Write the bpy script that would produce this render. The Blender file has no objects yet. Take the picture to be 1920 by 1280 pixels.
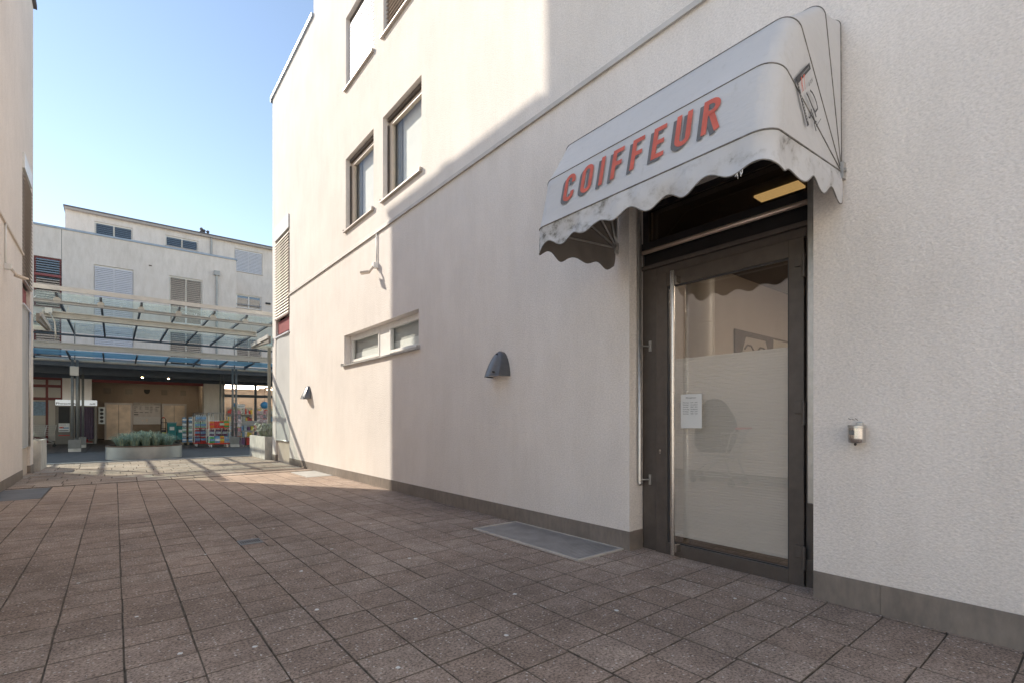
import bpy, math, random
from mathutils import Vector, Matrix
R=random.Random(7)
SKY,SUN,EXPO=.092,2.0,1.60
AIR,DUST,OZ=1.0,.05,2.0
sc=bpy.context.scene
COL=sc.collection
pi=math.pi
# ------------------------------------------------------------------ helpers
class MB:
    def __init__(s): s.v=[];s.f=[];s.mi=[];s.cur=0
    def quad(s,*p):
        n=len(s.v); s.v+= [tuple(q) for q in p]; s.f.append(tuple(range(n,n+len(p)))); s.mi.append(s.cur); return s
    def box(s,x0,x1,y0,y1,z0,z1):
        n=len(s.v)
        s.v+=[(x0,y0,z0),(x1,y0,z0),(x1,y1,z0),(x0,y1,z0),(x0,y0,z1),(x1,y0,z1),(x1,y1,z1),(x0,y1,z1)]
        for f in ((0,3,2,1),(4,5,6,7),(0,1,5,4),(1,2,6,5),(2,3,7,6),(3,0,4,7)):
            s.f.append(tuple(n+i for i in f)); s.mi.append(s.cur)
        return s
    def obox(s,c,ax,ay,az):                      # oriented box: centre and three half-axes
        c=Vector(c);ax=Vector(ax);ay=Vector(ay);az=Vector(az);n=len(s.v)
        for sz in(-1,1):
            for sx,sy in((-1,-1),(1,-1),(1,1),(-1,1)): s.v.append(tuple(c+ax*sx+ay*sy+az*sz))
        for f in ((0,3,2,1),(4,5,6,7),(0,1,5,4),(1,2,6,5),(2,3,7,6),(3,0,4,7)):
            s.f.append(tuple(n+i for i in f)); s.mi.append(s.cur)
        return s
    def tube(s,pts,r,n=8,cap=True):
        pts=[Vector(p) for p in pts]; rs=r if isinstance(r,(list,tuple)) else [r]*len(pts)
        prev=None; base=len(s.v)
        for i,p in enumerate(pts):
            t=(pts[min(i+1,len(pts)-1)]-pts[max(i-1,0)]).normalized()
            if prev is None:
                a=Vector((0,0,1)) if abs(t.z)<.9 else Vector((1,0,0))
                u=t.cross(a).normalized()
            else:
                u=(prev-t*prev.dot(t)).normalized()
            prev=u; w=t.cross(u)
            for k in range(n):
                an=2*pi*k/n; s.v.append(tuple(p+(u*math.cos(an)+w*math.sin(an))*rs[i]))
        for i in range(len(pts)-1):
            for k in range(n):
                a=base+i*n+k;b=base+i*n+(k+1)%n
                s.f.append((a,b,b+n,a+n)); s.mi.append(s.cur)
        if cap:
            s.f.append(tuple(base+k for k in reversed(range(n)))); s.mi.append(s.cur)
            e=base+(len(pts)-1)*n
            s.f.append(tuple(e+k for k in range(n))); s.mi.append(s.cur)
        return s
    def lathe(s,c,prof,n=24,axis='z'):           # prof: (r,z) pairs
        base=len(s.v)
        for r,z in prof:
            for k in range(n):
                a=2*pi*k/n; s.v.append((c[0]+r*math.cos(a),c[1]+r*math.sin(a),c[2]+z))
        for i in range(len(prof)-1):
            for k in range(n):
                a=base+i*n+k;b=base+i*n+(k+1)%n
                s.f.append((a,b,b+n,a+n)); s.mi.append(s.cur)
        s.f.append(tuple(base+k for k in reversed(range(n)))); s.mi.append(s.cur)
        e=base+(len(prof)-1)*n
        s.f.append(tuple(e+k for k in range(n))); s.mi.append(s.cur)
        return s
    def grid(s,P):                               # rows of points
        base=len(s.v); m=len(P[0])
        for row in P: s.v+=[tuple(p) for p in row]
        for i in range(len(P)-1):
            for j in range(m-1):
                a=base+i*m+j; s.f.append((a,a+1,a+m+1,a+m)); s.mi.append(s.cur)
        return s
    def prism(s,poly,d):                         # polygon extruded by the vector d
        d=Vector(d);n=len(poly);b=len(s.v)
        s.v+=[tuple(p) for p in poly]+[tuple(Vector(p)+d) for p in poly]
        s.f.append(tuple(b+i for i in range(n)));s.mi.append(s.cur)
        s.f.append(tuple(b+n+i for i in reversed(range(n))));s.mi.append(s.cur)
        for i in range(n):
            j=(i+1)%n; s.f.append((b+i,b+n+i,b+n+j,b+j)); s.mi.append(s.cur)
        return s
    def build(s,name,mats,parent=None,smooth=False,bevel=0,angle=None):
        me=bpy.data.meshes.new(name)
        off=Vector((0,0,0))
        if parent is not None:
            r=parent
            while r.parent: r=r.parent
            off=r.location
        me.from_pydata([tuple(Vector(p)-off) for p in s.v],[],s.f)
        if not isinstance(mats,(list,tuple)): mats=[mats]
        for m in mats: me.materials.append(m)
        for p,i in zip(me.polygons,s.mi): p.material_index=i
        if smooth:
            me.polygons.foreach_set('use_smooth',[True]*len(me.polygons))
            if angle: me.set_sharp_from_angle(angle=math.radians(angle))
        me.update()
        o=bpy.data.objects.new(name,me); COL.objects.link(o)
        if parent is not None: o.parent=parent
        if bevel:
            b=o.modifiers.new('bevel','BEVEL'); b.width=bevel; b.segments=2; b.limit_method='ANGLE'
        return o
def tag(o,label=None,cat=None,group=None,kind=None):
    if label:o['label']=label
    if cat:o['category']=cat
    if group:o['group']=group
    if kind:o['kind']=kind
    return o
def thing(name,label,cat,loc=(0,0,0),group=None):
    o=bpy.data.objects.new(name,None); o.empty_display_size=.2; COL.objects.link(o); o.location=loc
    return tag(o,label,cat,group)
def dup(o,loc=None,rz=None,label=None,parent=None):
    c=o.copy(); COL.objects.link(c); c.parent=parent
    if loc is not None:c.location=loc
    if rz is not None:c.rotation_euler=(0,0,rz)
    if label:c['label']=label
    for ch in list(o.children): dup(ch,parent=c)
    return c
# ------------------------------------------------------------------ materials
def N(nt,t,**k):
    n=nt.nodes.new(t)
    for a,b in k.items(): setattr(n,a,b)
    return n
def basemat(name):
    m=bpy.data.materials.new(name); m.use_nodes=True; nt=m.node_tree
    b=nt.nodes['Principled BSDF']; return m,nt,b
def pos(nt,scale=(1,1,1)):
    g=N(nt,'ShaderNodeNewGeometry'); mp=N(nt,'ShaderNodeMapping'); mp.inputs['Scale'].default_value=scale
    nt.links.new(g.outputs['Position'],mp.inputs['Vector']); return mp.outputs[0]
def noise(nt,vec,scale,detail=4,rough=.55):
    n=N(nt,'ShaderNodeTexNoise'); n.inputs['Scale'].default_value=scale; n.inputs['Detail'].default_value=detail; n.inputs['Roughness'].default_value=rough
    nt.links.new(vec,n.inputs['Vector']); return n.outputs['Fac']
def ramp(nt,fac,stops):
    r=N(nt,'ShaderNodeValToRGB'); e=r.color_ramp.elements
    e[0].position,e[0].color=stops[0][0],(*stops[0][1],1)
    e[1].position,e[1].color=stops[-1][0],(*stops[-1][1],1)
    for p,c in stops[1:-1]:
        x=e.new(p); x.color=(*c,1)
    nt.links.new(fac,r.inputs[0]); return r.outputs['Color']
def mixc(nt,fac,a,b,mode='MIX'):
    m=N(nt,'ShaderNodeMix',data_type='RGBA',blend_type=mode)
    for sock,val in ((m.inputs[0],fac),(m.inputs[6],a),(m.inputs[7],b)):
        if isinstance(val,(int,float)): sock.default_value=val
        elif isinstance(val,tuple): sock.default_value=(*val,1) if len(val)==3 else val
        else: nt.links.new(val,sock)
    return m.outputs[2]
def bump(nt,b,h,strength=.5,dist=.01):
    n=N(nt,'ShaderNodeBump'); n.inputs['Strength'].default_value=strength; n.inputs['Distance'].default_value=dist
    nt.links.new(h,n.inputs['Height']); nt.links.new(n.outputs[0],b.inputs['Normal'])
def simple(name,col,rough=.5,metal=0,var=.12,vs=6,bs=0,bscale=80,bd=.002,spec=.5):
    m,nt,b=basemat(name)
    v=pos(nt); f=noise(nt,v,vs,5)
    lo=tuple(max(0,c*(1-var)) for c in col); hi=tuple(min(1,c*(1+var)) for c in col)
    nt.links.new(ramp(nt,f,[(.3,lo),(.7,hi)]),b.inputs['Base Color'])
    b.inputs['Roughness'].default_value=rough; b.inputs['Metallic'].default_value=metal; b.inputs['Specular IOR Level'].default_value=spec
    if bs: bump(nt,b,noise(nt,v,bscale,3),bs,bd)
    return m
def emit(name,col,st):
    m,nt,b=basemat(name); b.inputs['Base Color'].default_value=(*col,1)
    b.inputs['Emission Color'].default_value=(*col,1); b.inputs['Emission Strength'].default_value=st; return m
def glass(name,tint=(.85,.9,.88),ior=1.5,base=.04,dirt=0,dirtcol=(.5,.55,.5),rough=.0,dscale=2.5,fk=1.0):
    m=bpy.data.materials.new(name); m.use_nodes=True; nt=m.node_tree; nt.nodes.clear()
    out=N(nt,'ShaderNodeOutputMaterial'); tr=N(nt,'ShaderNodeBsdfTransparent'); tr.inputs[0].default_value=(*tint,1)
    gl=N(nt,'ShaderNodeBsdfGlossy'); gl.inputs['Roughness'].default_value=rough; gl.inputs[0].default_value=(.95,.97,1,1)
    g_=N(nt,'ShaderNodeNewGeometry'); dt=N(nt,'ShaderNodeVectorMath',operation='DOT_PRODUCT'); nt.links.new(g_.outputs['Normal'],dt.inputs[0]); nt.links.new(g_.outputs['Incoming'],dt.inputs[1])
    ab=N(nt,'ShaderNodeMath',operation='ABSOLUTE'); nt.links.new(dt.outputs['Value'],ab.inputs[0])
    om=N(nt,'ShaderNodeMath',operation='SUBTRACT',use_clamp=True); om.inputs[0].default_value=1; nt.links.new(ab.outputs[0],om.inputs[1])
    p5=N(nt,'ShaderNodeMath',operation='POWER'); p5.inputs[1].default_value=5; nt.links.new(om.outputs[0],p5.inputs[0])
    f0=((ior-1)/(ior+1))**2; fr=N(nt,'ShaderNodeMath',operation='MULTIPLY_ADD'); fr.inputs[1].default_value=1-f0; fr.inputs[2].default_value=f0; nt.links.new(p5.outputs[0],fr.inputs[0])
    ad=N(nt,'ShaderNodeMath',operation='MULTIPLY_ADD',use_clamp=True); ad.inputs[1].default_value=fk; ad.inputs[2].default_value=base
    nt.links.new(fr.outputs[0],ad.inputs[0])
    mx=N(nt,'ShaderNodeMixShader'); nt.links.new(ad.outputs[0],mx.inputs[0]); nt.links.new(tr.outputs[0],mx.inputs[1]); nt.links.new(gl.outputs[0],mx.inputs[2])
    fin=mx.outputs[0]
    if dirt:
        df=N(nt,'ShaderNodeBsdfDiffuse'); df.inputs[0].default_value=(*dirtcol,1)
        tl=N(nt,'ShaderNodeBsdfTranslucent'); tl.inputs[0].default_value=(*dirtcol,1)
        a=N(nt,'ShaderNodeAddShader'); h=N(nt,'ShaderNodeMixShader'); h.inputs[0].default_value=.5
        nt.links.new(df.outputs[0],h.inputs[1]); nt.links.new(tl.outputs[0],h.inputs[2])
        m2=N(nt,'ShaderNodeMixShader')
        f=noise(nt,pos(nt,(1,1,1)),dscale,5)
        mr=N(nt,'ShaderNodeMapRange'); mr.inputs[1].default_value=.3; mr.inputs[2].default_value=.75; mr.inputs[3].default_value=dirt*.55; mr.inputs[4].default_value=min(1,dirt*1.5)
        nt.links.new(f,mr.inputs[0]); nt.links.new(mr.outputs[0],m2.inputs[0]); nt.links.new(fin,m2.inputs[1]); nt.links.new(h.outputs[0],m2.inputs[2])
        fin=m2.outputs[0]
    nt.links.new(fin,out.inputs[0]); return m
def plaster(name,col,grain=60,bs=.75,bd=.007,streak=.10,var=.05):
    m,nt,b=basemat(name)
    v=pos(nt); big=noise(nt,v,.9,5); st=noise(nt,pos(nt,(2.6,2.6,.7)),1.9,7,.7); fine=noise(nt,pos(nt,(1,1,1.6)),55,4,.65)
    c=ramp(nt,big,[(.3,tuple(x*(1-var) for x in col)),(.7,tuple(min(1,x*(1+var)) for x in col))])
    s=ramp(nt,st,[(.36,(1-streak*1.6,1-streak*1.75,1-streak*2)),(.6,(1,1,1))])
    c=mixc(nt,1.0,c,s,'MULTIPLY')
    fs=ramp(nt,fine,[(.34,(.84,.84,.84)),(.6,(1,1,1))])
    c=mixc(nt,1.0,c,fs,'MULTIPLY')
    nt.links.new(c,b.inputs['Base Color']); b.inputs['Roughness'].default_value=.92; b.inputs['Specular IOR Level'].default_value=.2
    v2=pos(nt,(1,1,1.35)); h1=noise(nt,v2,grain,3,.6)
    vo=N(nt,'ShaderNodeTexVoronoi'); vo.inputs['Scale'].default_value=grain*1.3; nt.links.new(v2,vo.inputs['Vector'])
    ad=N(nt,'ShaderNodeMath',operation='ADD'); nt.links.new(h1,ad.inputs[0])
    mu=N(nt,'ShaderNodeMath',operation='MULTIPLY'); mu.inputs[1].default_value=.35; nt.links.new(vo.outputs[0],mu.inputs[0]); nt.links.new(mu.outputs[0],ad.inputs[1])
    bump(nt,b,ad.outputs[0],bs,bd); return m

M={}
M['plaster']=plaster('cream_render',(.83,.78,.735),streak=.03)
M['plaster_left']=plaster('cream_render_left',(.84,.775,.72),streak=.03)
M['plaster_far']=plaster('greyed_render',(.83,.765,.71),grain=30,bs=.3,streak=.07)
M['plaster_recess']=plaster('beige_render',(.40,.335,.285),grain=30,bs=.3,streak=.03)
M['cream_paint']=simple('cream_paint',(.64,.55,.46),.45,var=.05)
M['white_paint']=simple('white_paint',(.78,.77,.74),.4,var=.05)
M['sill']=simple('sill_metal',(.42,.37,.33),.5,.3,var=.1,vs=9)
M['flash']=simple('flashing_metal',(.47,.46,.45),.45,.5,var=.2,vs=7)
M['drip']=simple('drip_strip',(.55,.52,.485),.6,.1,var=.12,vs=3)
M['roofedge']=simple('roof_edge_zinc',(.33,.38,.44),.45,.5,var=.12)
M['darkroof']=simple('roof_edge_dark',(.13,.12,.13),.6,.2)
M['slat']=simple('venetian_slat',(.46,.40,.355),.45,.3,var=.06)
M['slat_dark']=simple('dark_slat',(.22,.22,.225),.5,.3,var=.1)
M['slat_white']=simple('pale_slat',(.68,.68,.72),.45,.1,var=.05)
M['roller']=simple('roller_blind',(.82,.82,.80),.8,var=.03)
M['curtain_grey']=simple('grey_curtain',(.25,.24,.22),.9,var=.1)
M['gasket']=simple('dark_gasket',(.05,.05,.055),.5)
M['bronze']=simple('bronze_frame',(.118,.100,.088),.42,.3,var=.12,vs=14)
M['bronze_dark']=simple('bronze_dark',(.022,.019,.019),.45,.2,var=.2)
M['steel']=simple('brushed_steel',(.60,.57,.54),.26,1,var=.06,vs=30)
M['steel_dull']=simple('dull_aluminium',(.55,.54,.52),.38,.9,var=.1,vs=20)
M['brass']=simple('warm_bar',(.72,.57,.47),.35,.6,var=.08)
M['grey_steel']=simple('grey_painted_steel',(.40,.40,.39),.45,.2,var=.1,vs=3)
M['pale_steel']=simple('pale_painted_steel',(.56,.54,.50),.45,.2,var=.12,vs=3)
M['dark_steel']=simple('blue_grey_steel',(.082,.100,.125),.45,.3,var=.15,vs=3)
M['post']=simple('post_grey',(.21,.215,.21),.45,.3,var=.1)
M['red_frame']=simple('oxblood_frame',(.17,.035,.035),.45,var=.15)
M['red_panel']=simple('red_panel',(.27,.055,.055),.5,var=.1)
M['screen']=simple('fabric_screen',(.50,.50,.49),.85,var=.05,vs=2)
M['black']=simple('black_plastic',(.02,.02,.022),.5)
M['rubber']=simple('rubber',(.04,.04,.04),.8)
M['concrete']=simple('planter_concrete',(.52,.50,.46),.85,var=.22,vs=4,bs=.4,bscale=40)
M['zinc']=simple('planter_zinc',(.36,.37,.37),.42,.55,var=.12,vs=3)
M['rim']=simple('rusty_rim',(.12,.08,.06),.7,var=.2)
M['soil']=simple('soil',(.06,.045,.035),.95,var=.4,vs=30)
M['joint']=simple('mossy_joint',(.15,.122,.095),.95,var=.5,vs=20)
M['bounce_court']=simple('bounce_paving',(.74,.72,.68),.85,var=.08)
M['asphalt']=simple('asphalt',(.15,.148,.145),.8,var=.18,vs=5,bs=.5,bscale=250)
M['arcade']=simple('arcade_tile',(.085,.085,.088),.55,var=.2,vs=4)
M['joint_pale']=simple('pale_joint',(.2,.2,.2),.9)
M['ground']=simple('base_sand',(.03,.026,.02),.95,var=.3,vs=30,bs=.5,bscale=200)
M['door_glass']=glass('door_glass',(.94,.935,.92),1.5,.11)
M['transom_glass']=glass('transom_glass',(.42,.40,.38),1.5,.0)
M['pane']=glass('window_glass',(.94,.95,.945),1.5,.0,fk=.35)
M['pane_dark']=glass('dark_window_glass',(.30,.33,.35),1.5,.12)
M['roof_glass']=glass('canopy_glass',(.86,.93,.90),1.45,.0,.06,(.62,.74,.70),fk=.30)
M['roof_glass_dirty']=glass('canopy_glass_dirty',(.78,.88,.85),1.45,.0,.24,(.66,.76,.72),dscale=1.6,fk=.30)
M['blue_glass']=glass('blue_glass',(.30,.55,.70),1.45,.0,.62,(.30,.58,.78),dscale=.8,fk=.3)
M['lamp_shell']=simple('lamp_cast_metal',(.14,.143,.15),.36,.6,var=.1,vs=20)
M['lens']=simple('opal_lens',(.70,.66,.62),.35,var=.02)
M['gold']=simple('lift_steel',(.66,.55,.43),.33,.7,var=.2,vs=2.2)
M['gold_dark']=simple('lift_steel_dark',(.23,.18,.135),.35,.8,var=.15,vs=3)
M['sign_steel']=simple('sign_steel',(.50,.47,.44),.35,.6,var=.08)
M['paper']=simple('paper',(.72,.73,.72),.7,var=.02)
M['ink']=simple('ink',(.03,.03,.035),.7)
M['red_ink']=simple('red_lettering',(.60,.13,.09),.7,var=.14,vs=9)
M['grey_ink']=simple('grey_lettering',(.15,.15,.155),.7,var=.1)
M['logo_ink']=simple('logo_band',(.055,.055,.06),.7)
M['logo_txt']=simple('logo_pale_text',(.36,.36,.36),.7)
M['booth']=simple('booth_taupe',(.235,.215,.19),.5,var=.05)
M['booth_dark']=simple('booth_inside',(.04,.04,.042),.6)
M['curtain']=simple('purple_curtain',(.16,.12,.17),.9,var=.12,vs=5)
M['red']=simple('red_plastic',(.62,.05,.035),.4,var=.05)
M['white_plastic']=simple('white_plastic',(.86,.86,.85),.4,var=.03)
M['blue_plastic']=simple('blue_plastic',(.06,.26,.50),.4,var=.1)
M['teal']=simple('teal_plastic',(.035,.26,.27),.45,var=.1)
M['green']=simple('green_plastic',(.10,.42,.12),.4,var=.1)
M['orange']=simple('orange_plastic',(.75,.25,.04),.4,var=.1)
M['pack_red']=simple('pack_red',(.58,.06,.05),.3,var=.2,vs=25)
M['pack_mint']=simple('pack_mint',(.38,.58,.42),.3,var=.2,vs=25)
M['pack_blue']=simple('pack_blue',(.22,.40,.62),.25,var=.3,vs=25)
M['pack_purple']=simple('pack_purple',(.20,.10,.20),.35,var=.3,vs=25)
M['pack_yellow']=simple('pack_yellow',(.72,.58,.08),.35,var=.2,vs=25)
M['pack_clear']=simple('pack_clear',(.45,.52,.56),.2,var=.3,vs=25)
M['wood']=simple('pale_wood',(.42,.30,.18),.6,var=.2,vs=8)
M['duct']=simple('duct_paint',(.66,.63,.59),.38,var=.03)
M['room']=simple('salon_wall',(.50,.445,.40),.8,var=.03)
M['room_dark']=simple('salon_ceiling',(.10,.08,.065),.8,var=.1)
M['grate']=simple('galvanised_grate',(.50,.50,.515),.45,.55,var=.15,vs=6)
M['grate_frame']=simple('grate_frame',(.55,.52,.48),.6,.2,var=.15)
M['plate_dark']=simple('cover_plate_dark',(.19,.195,.20),.6,.3,var=.15,vs=4,bs=.3,bscale=120)
M['plate_pale']=simple('cover_plate_pale',(.46,.45,.42),.8,var=.12,vs=6,bs=.3,bscale=120)
M['leaf_blue']=simple('fescue_leaf',(.24,.36,.31),.6,var=.4,vs=9)
M['leaf_pale']=simple('fescue_leaf_pale',(.40,.46,.32),.6,var=.3,vs=9)
M['leaf_silver']=simple('silver_leaf',(.34,.36,.31),.7,var=.3,vs=12)
M['lamp_warm']=emit('warm_lamp',(1,.80,.55),40)
M['lit_header']=emit('backlit_header',(.80,.84,.86),.16)
M['lamp_spot']=emit('spot_lamp',(1,.60,.28),28)
M['lamp_shop']=emit('shop_tube',(1,.80,.62),5)
M['lamp_salon']=emit('salon_ceiling_lamp',(1,.84,.66),9)
M['lamp_dim']=emit('salon_dim_lamp',(1,.68,.28),.75)

def plinth_mat():
    m,nt,b=basemat('plinth_stone')
    v=pos(nt); f=noise(nt,v,3,6,.6); g=noise(nt,pos(nt,(1,3,1)),9,4)
    c=ramp(nt,f,[(.3,(.19,.163,.143)),(.7,(.26,.228,.20))])
    c=mixc(nt,1.0,c,ramp(nt,g,[(.3,(.82,.82,.82)),(.7,(1.08,1.06,1.03))]),'MULTIPLY')
    nt.links.new(c,b.inputs['Base Color']); b.inputs['Roughness'].default_value=.55; bump(nt,b,noise(nt,v,60,3),.15,.002); return m
M['plinth']=plinth_mat()

def paver_mat(name,cols,speck=True,big=.6,grain=260,bs=.9):
    m,nt,b=basemat(name)
    g=N(nt,'ShaderNodeNewGeometry'); v=pos(nt)
    c=ramp(nt,g.outputs['Random Per Island'],[(0,cols[0]),(.5,cols[1]),(1,cols[2])])
    f=noise(nt,v,big,5,.6); c=mixc(nt,1.0,c,ramp(nt,f,[(.32,(.60,.59,.58)),(.68,(1.15,1.13,1.10))]),'MULTIPLY')
    f2=noise(nt,v,7,5,.7); c=mixc(nt,1.0,c,ramp(nt,f2,[(.33,(.74,.73,.72)),(.62,(1.06,1.06,1.06))]),'MULTIPLY')
    f3=noise(nt,v,75,4,.75); c=mixc(nt,1.0,c,ramp(nt,f3,[(.36,(.36,.35,.34)),(.5,(1,1,1)),(.66,(1.45,1.42,1.38))]),'MULTIPLY')
    if speck:   # paler, tanner stones towards the plaza
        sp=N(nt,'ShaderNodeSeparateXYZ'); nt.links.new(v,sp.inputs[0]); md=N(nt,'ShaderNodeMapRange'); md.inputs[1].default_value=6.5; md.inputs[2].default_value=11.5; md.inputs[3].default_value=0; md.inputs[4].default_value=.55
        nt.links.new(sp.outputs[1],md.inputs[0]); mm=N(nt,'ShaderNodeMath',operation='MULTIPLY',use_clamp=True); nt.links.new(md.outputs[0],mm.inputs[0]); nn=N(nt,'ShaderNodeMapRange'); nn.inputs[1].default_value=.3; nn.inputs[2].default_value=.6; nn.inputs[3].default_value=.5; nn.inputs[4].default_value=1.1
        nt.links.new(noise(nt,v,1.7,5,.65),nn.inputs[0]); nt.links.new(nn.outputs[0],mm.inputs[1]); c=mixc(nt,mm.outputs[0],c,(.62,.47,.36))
    if speck:
        vo=N(nt,'ShaderNodeTexVoronoi'); vo.inputs['Scale'].default_value=52; nt.links.new(v,vo.inputs['Vector'])
        w=N(nt,'ShaderNodeSeparateColor'); nt.links.new(vo.outputs['Color'],w.inputs[0])
        big_=N(nt,'ShaderNodeMath',operation='GREATER_THAN'); big_.inputs[1].default_value=.80; nt.links.new(w.outputs[0],big_.inputs[0])
        near=N(nt,'ShaderNodeMath',operation='LESS_THAN'); near.inputs[1].default_value=.27; nt.links.new(vo.outputs['Distance'],near.inputs[0])
        mu=N(nt,'ShaderNodeMath',operation='MULTIPLY'); nt.links.new(big_.outputs[0],mu.inputs[0]); nt.links.new(near.outputs[0],mu.inputs[1])
        m3=N(nt,'ShaderNodeMath',operation='MULTIPLY'); m3.inputs[1].default_value=.75; nt.links.new(mu.outputs[0],m3.inputs[0])
        c=mixc(nt,m3.outputs[0],c,(.74,.70,.66))
    nt.links.new(c,b.inputs['Base Color']); b.inputs['Roughness'].default_value=.85; b.inputs['Specular IOR Level'].default_value=.25
    h=noise(nt,v,grain,4,.7); bump(nt,b,h,bs,.006); return m
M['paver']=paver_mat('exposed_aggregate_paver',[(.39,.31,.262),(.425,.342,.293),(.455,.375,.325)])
M['slab']=paver_mat('plaza_slab',[(.46,.37,.30),(.52,.43,.36),(.54,.48,.42)],speck=False,grain=120,bs=.3)

def fabric_mat():
    m,nt,b=basemat('awning_vinyl')
    v=pos(nt); f=noise(nt,v,1.7,5); c=ramp(nt,f,[(.3,(.53,.53,.535)),(.7,(.585,.585,.59))])
    d=noise(nt,pos(nt,(9,9,2.2)),2.2,6,.7); c=mixc(nt,1.0,c,ramp(nt,d,[(.30,(.92,.915,.90)),(.42,(1,1,1))]),'MULTIPLY')
    nt.links.new(c,b.inputs['Base Color']); b.inputs['Roughness'].default_value=.5; b.inputs['Specular IOR Level'].default_value=.4
    bump(nt,b,noise(nt,pos(nt,(1,.6,1.4)),6,4),.6,.02); return m
M['fabric']=fabric_mat()
def valance_mat():
    m,nt,b=basemat('valance_vinyl_stained')
    v=pos(nt); f=noise(nt,v,2.2,5); c=ramp(nt,f,[(.3,(.51,.515,.53)),(.7,(.59,.595,.605))])
    # mildew that grew along the seam, thicker at the far corner of the valance
    s=N(nt,'ShaderNodeSeparateXYZ'); g=N(nt,'ShaderNodeNewGeometry'); nt.links.new(g.outputs['Position'],s.inputs[0])
    d=noise(nt,pos(nt,(5,4,5)),2.6,8,.66)
    mr=N(nt,'ShaderNodeMapRange'); mr.inputs[1].default_value=2.0; mr.inputs[2].default_value=2.85; mr.inputs[3].default_value=.0; mr.inputs[4].default_value=.14; nt.links.new(s.outputs[1],mr.inputs[0])
    ad=N(nt,'ShaderNodeMath',operation='SUBTRACT'); nt.links.new(d,ad.inputs[0]); nt.links.new(mr.outputs[0],ad.inputs[1])
    st=ramp(nt,ad.outputs[0],[(.22,(.12,.11,.09)),(.31,(.45,.44,.41)),(.40,(.86,.855,.84)),(.50,(1,1,1))])
    c=mixc(nt,1.0,c,st,'MULTIPLY')
    nt.links.new(c,b.inputs['Base Color']); b.inputs['Roughness'].default_value=.55; bump(nt,b,noise(nt,v,9,4),.4,.015); return m
M['valance']=valance_mat()
M['shade_lining']=simple('awning_underside_shade',(.20,.175,.155),.7,var=.15,vs=4)  # shade under the awning put into this dark brown inner colour
M['piping']=simple('mildewed_piping',(.17,.16,.145),.7,var=.5,vs=25)
M['bleach']=simple('peeling_vinyl',(.72,.72,.70),.7)

def poster_mats():
    return [simple('poster_skin',(.46,.41,.36),.6,var=.06),simple('poster_hair',(.10,.08,.07),.7,var=.3,vs=12),simple('poster_eye',(.05,.04,.04),.5),simple('poster_white',(.56,.51,.42),.6)]

# ------------------------------------------------------------------ text
def text_polys(s,size=1,bold=0):
    cu=bpy.data.curves.new('txt','FONT'); cu.body=s; cu.size=size; cu.offset=bold; cu.resolution_u=3
    o=bpy.data.objects.new('txt',cu); COL.objects.link(o)
    dg=bpy.context.evaluated_depsgraph_get(); me=bpy.data.meshes.new_from_object(o.evaluated_get(dg))
    vs=[tuple(v.co) for v in me.vertices]; fs=[tuple(p.vertices) for p in me.polygons]
    bpy.data.objects.remove(o); bpy.data.curves.remove(cu); bpy.data.meshes.remove(me)
    return vs,fs
def put_text(mb,s,org,ux,uy,h,width=None,bold=0):
    vs,fs=text_polys(s,1,bold); org=Vector(org);ux=Vector(ux);uy=Vector(uy)
    x0=min(v[0] for v in vs);x1=max(v[0] for v in vs);y1=.72
    sx=(width/(x1-x0)) if width else h/y1; sy=h/y1; n=len(mb.v)
    for v in vs: mb.v.append(tuple(org+ux*((v[0]-x0)*sx)+uy*(v[1]*sy)))
    for f in fs: mb.f.append(tuple(n+i for i in f)); mb.mi.append(mb.cur)

# ------------------------------------------------------------------ walls with openings
def wall(mb,axis,c,a0,a1,z0,z1,holes,depth):
    """sheet on the plane axis=c with rectangular holes (a0,a1,z0,z1[,depth]) and their reveals"""
    def P(a,z,d=0): return (c+d,a,z) if axis=='X' else (a,c+d,z)
    A=sorted({a0,a1,*[h[0] for h in holes],*[h[1] for h in holes]}); Z=sorted({z0,z1,*[h[2] for h in holes],*[h[3] for h in holes]})
    for i in range(len(A)-1):
        for j in range(len(Z)-1):
            am=(A[i]+A[i+1])/2; zm=(Z[j]+Z[j+1])/2
            if any(h[0]<am<h[1] and h[2]<zm<h[3] for h in holes): continue
            mb.quad(P(A[i],Z[j]),P(A[i+1],Z[j]),P(A[i+1],Z[j+1]),P(A[i],Z[j+1]))
    for h in holes:
        b0,b1,y0,y1=h[:4]; d=h[4] if len(h)>4 else depth
        mb.quad(P(b0,y0),P(b0,y1),P(b0,y1,d),P(b0,y0,d)); mb.quad(P(b1,y0),P(b1,y0,d),P(b1,y1,d),P(b1,y1))
        mb.quad(P(b0,y1),P(b1,y1),P(b1,y1,d),P(b0,y1,d)); mb.quad(P(b0,y0),P(b0,y0,d),P(b1,y0,d),P(b1,y0))
def frame(mb,axis,c0,c1,a0,a1,z0,z1,w,mull=()):
    """a window frame ring between the planes c0 and c1, butted at the corners"""
    def B(p0,p1,q0,q1):
        if axis=='X': mb.box(c0,c1,p0,p1,q0,q1)
        else: mb.box(p0,p1,c0,c1,q0,q1)
    B(a0,a0+w,z0,z1);B(a1-w,a1,z0,z1);B(a0+w,a1-w,z0,z0+w);B(a0+w,a1-w,z1-w,z1)
    for m in mull: B(m-w/2,m+w/2,z0+w,z1-w)
def slats(mb,axis,c,a0,a1,z0,z1,pitch,w,tilt):
    n=int((z1-z0)/pitch); s_=math.sin(tilt)*w/2; c_=math.cos(tilt)*w/2
    for i in range(n):
        z=z0+pitch*(i+.5)
        ct=((c,(a0+a1)/2,z) if axis=='X' else ((a0+a1)/2,c,z)); L=(a1-a0)/2
        if axis=='X': mb.obox(ct,(c_,0,s_),(0,L,0),(-s_*.05/w*.5,0,.0012))
        else: mb.obox(ct,(L,0,0),(0,c_,s_),(0,0,.0012))

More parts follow.
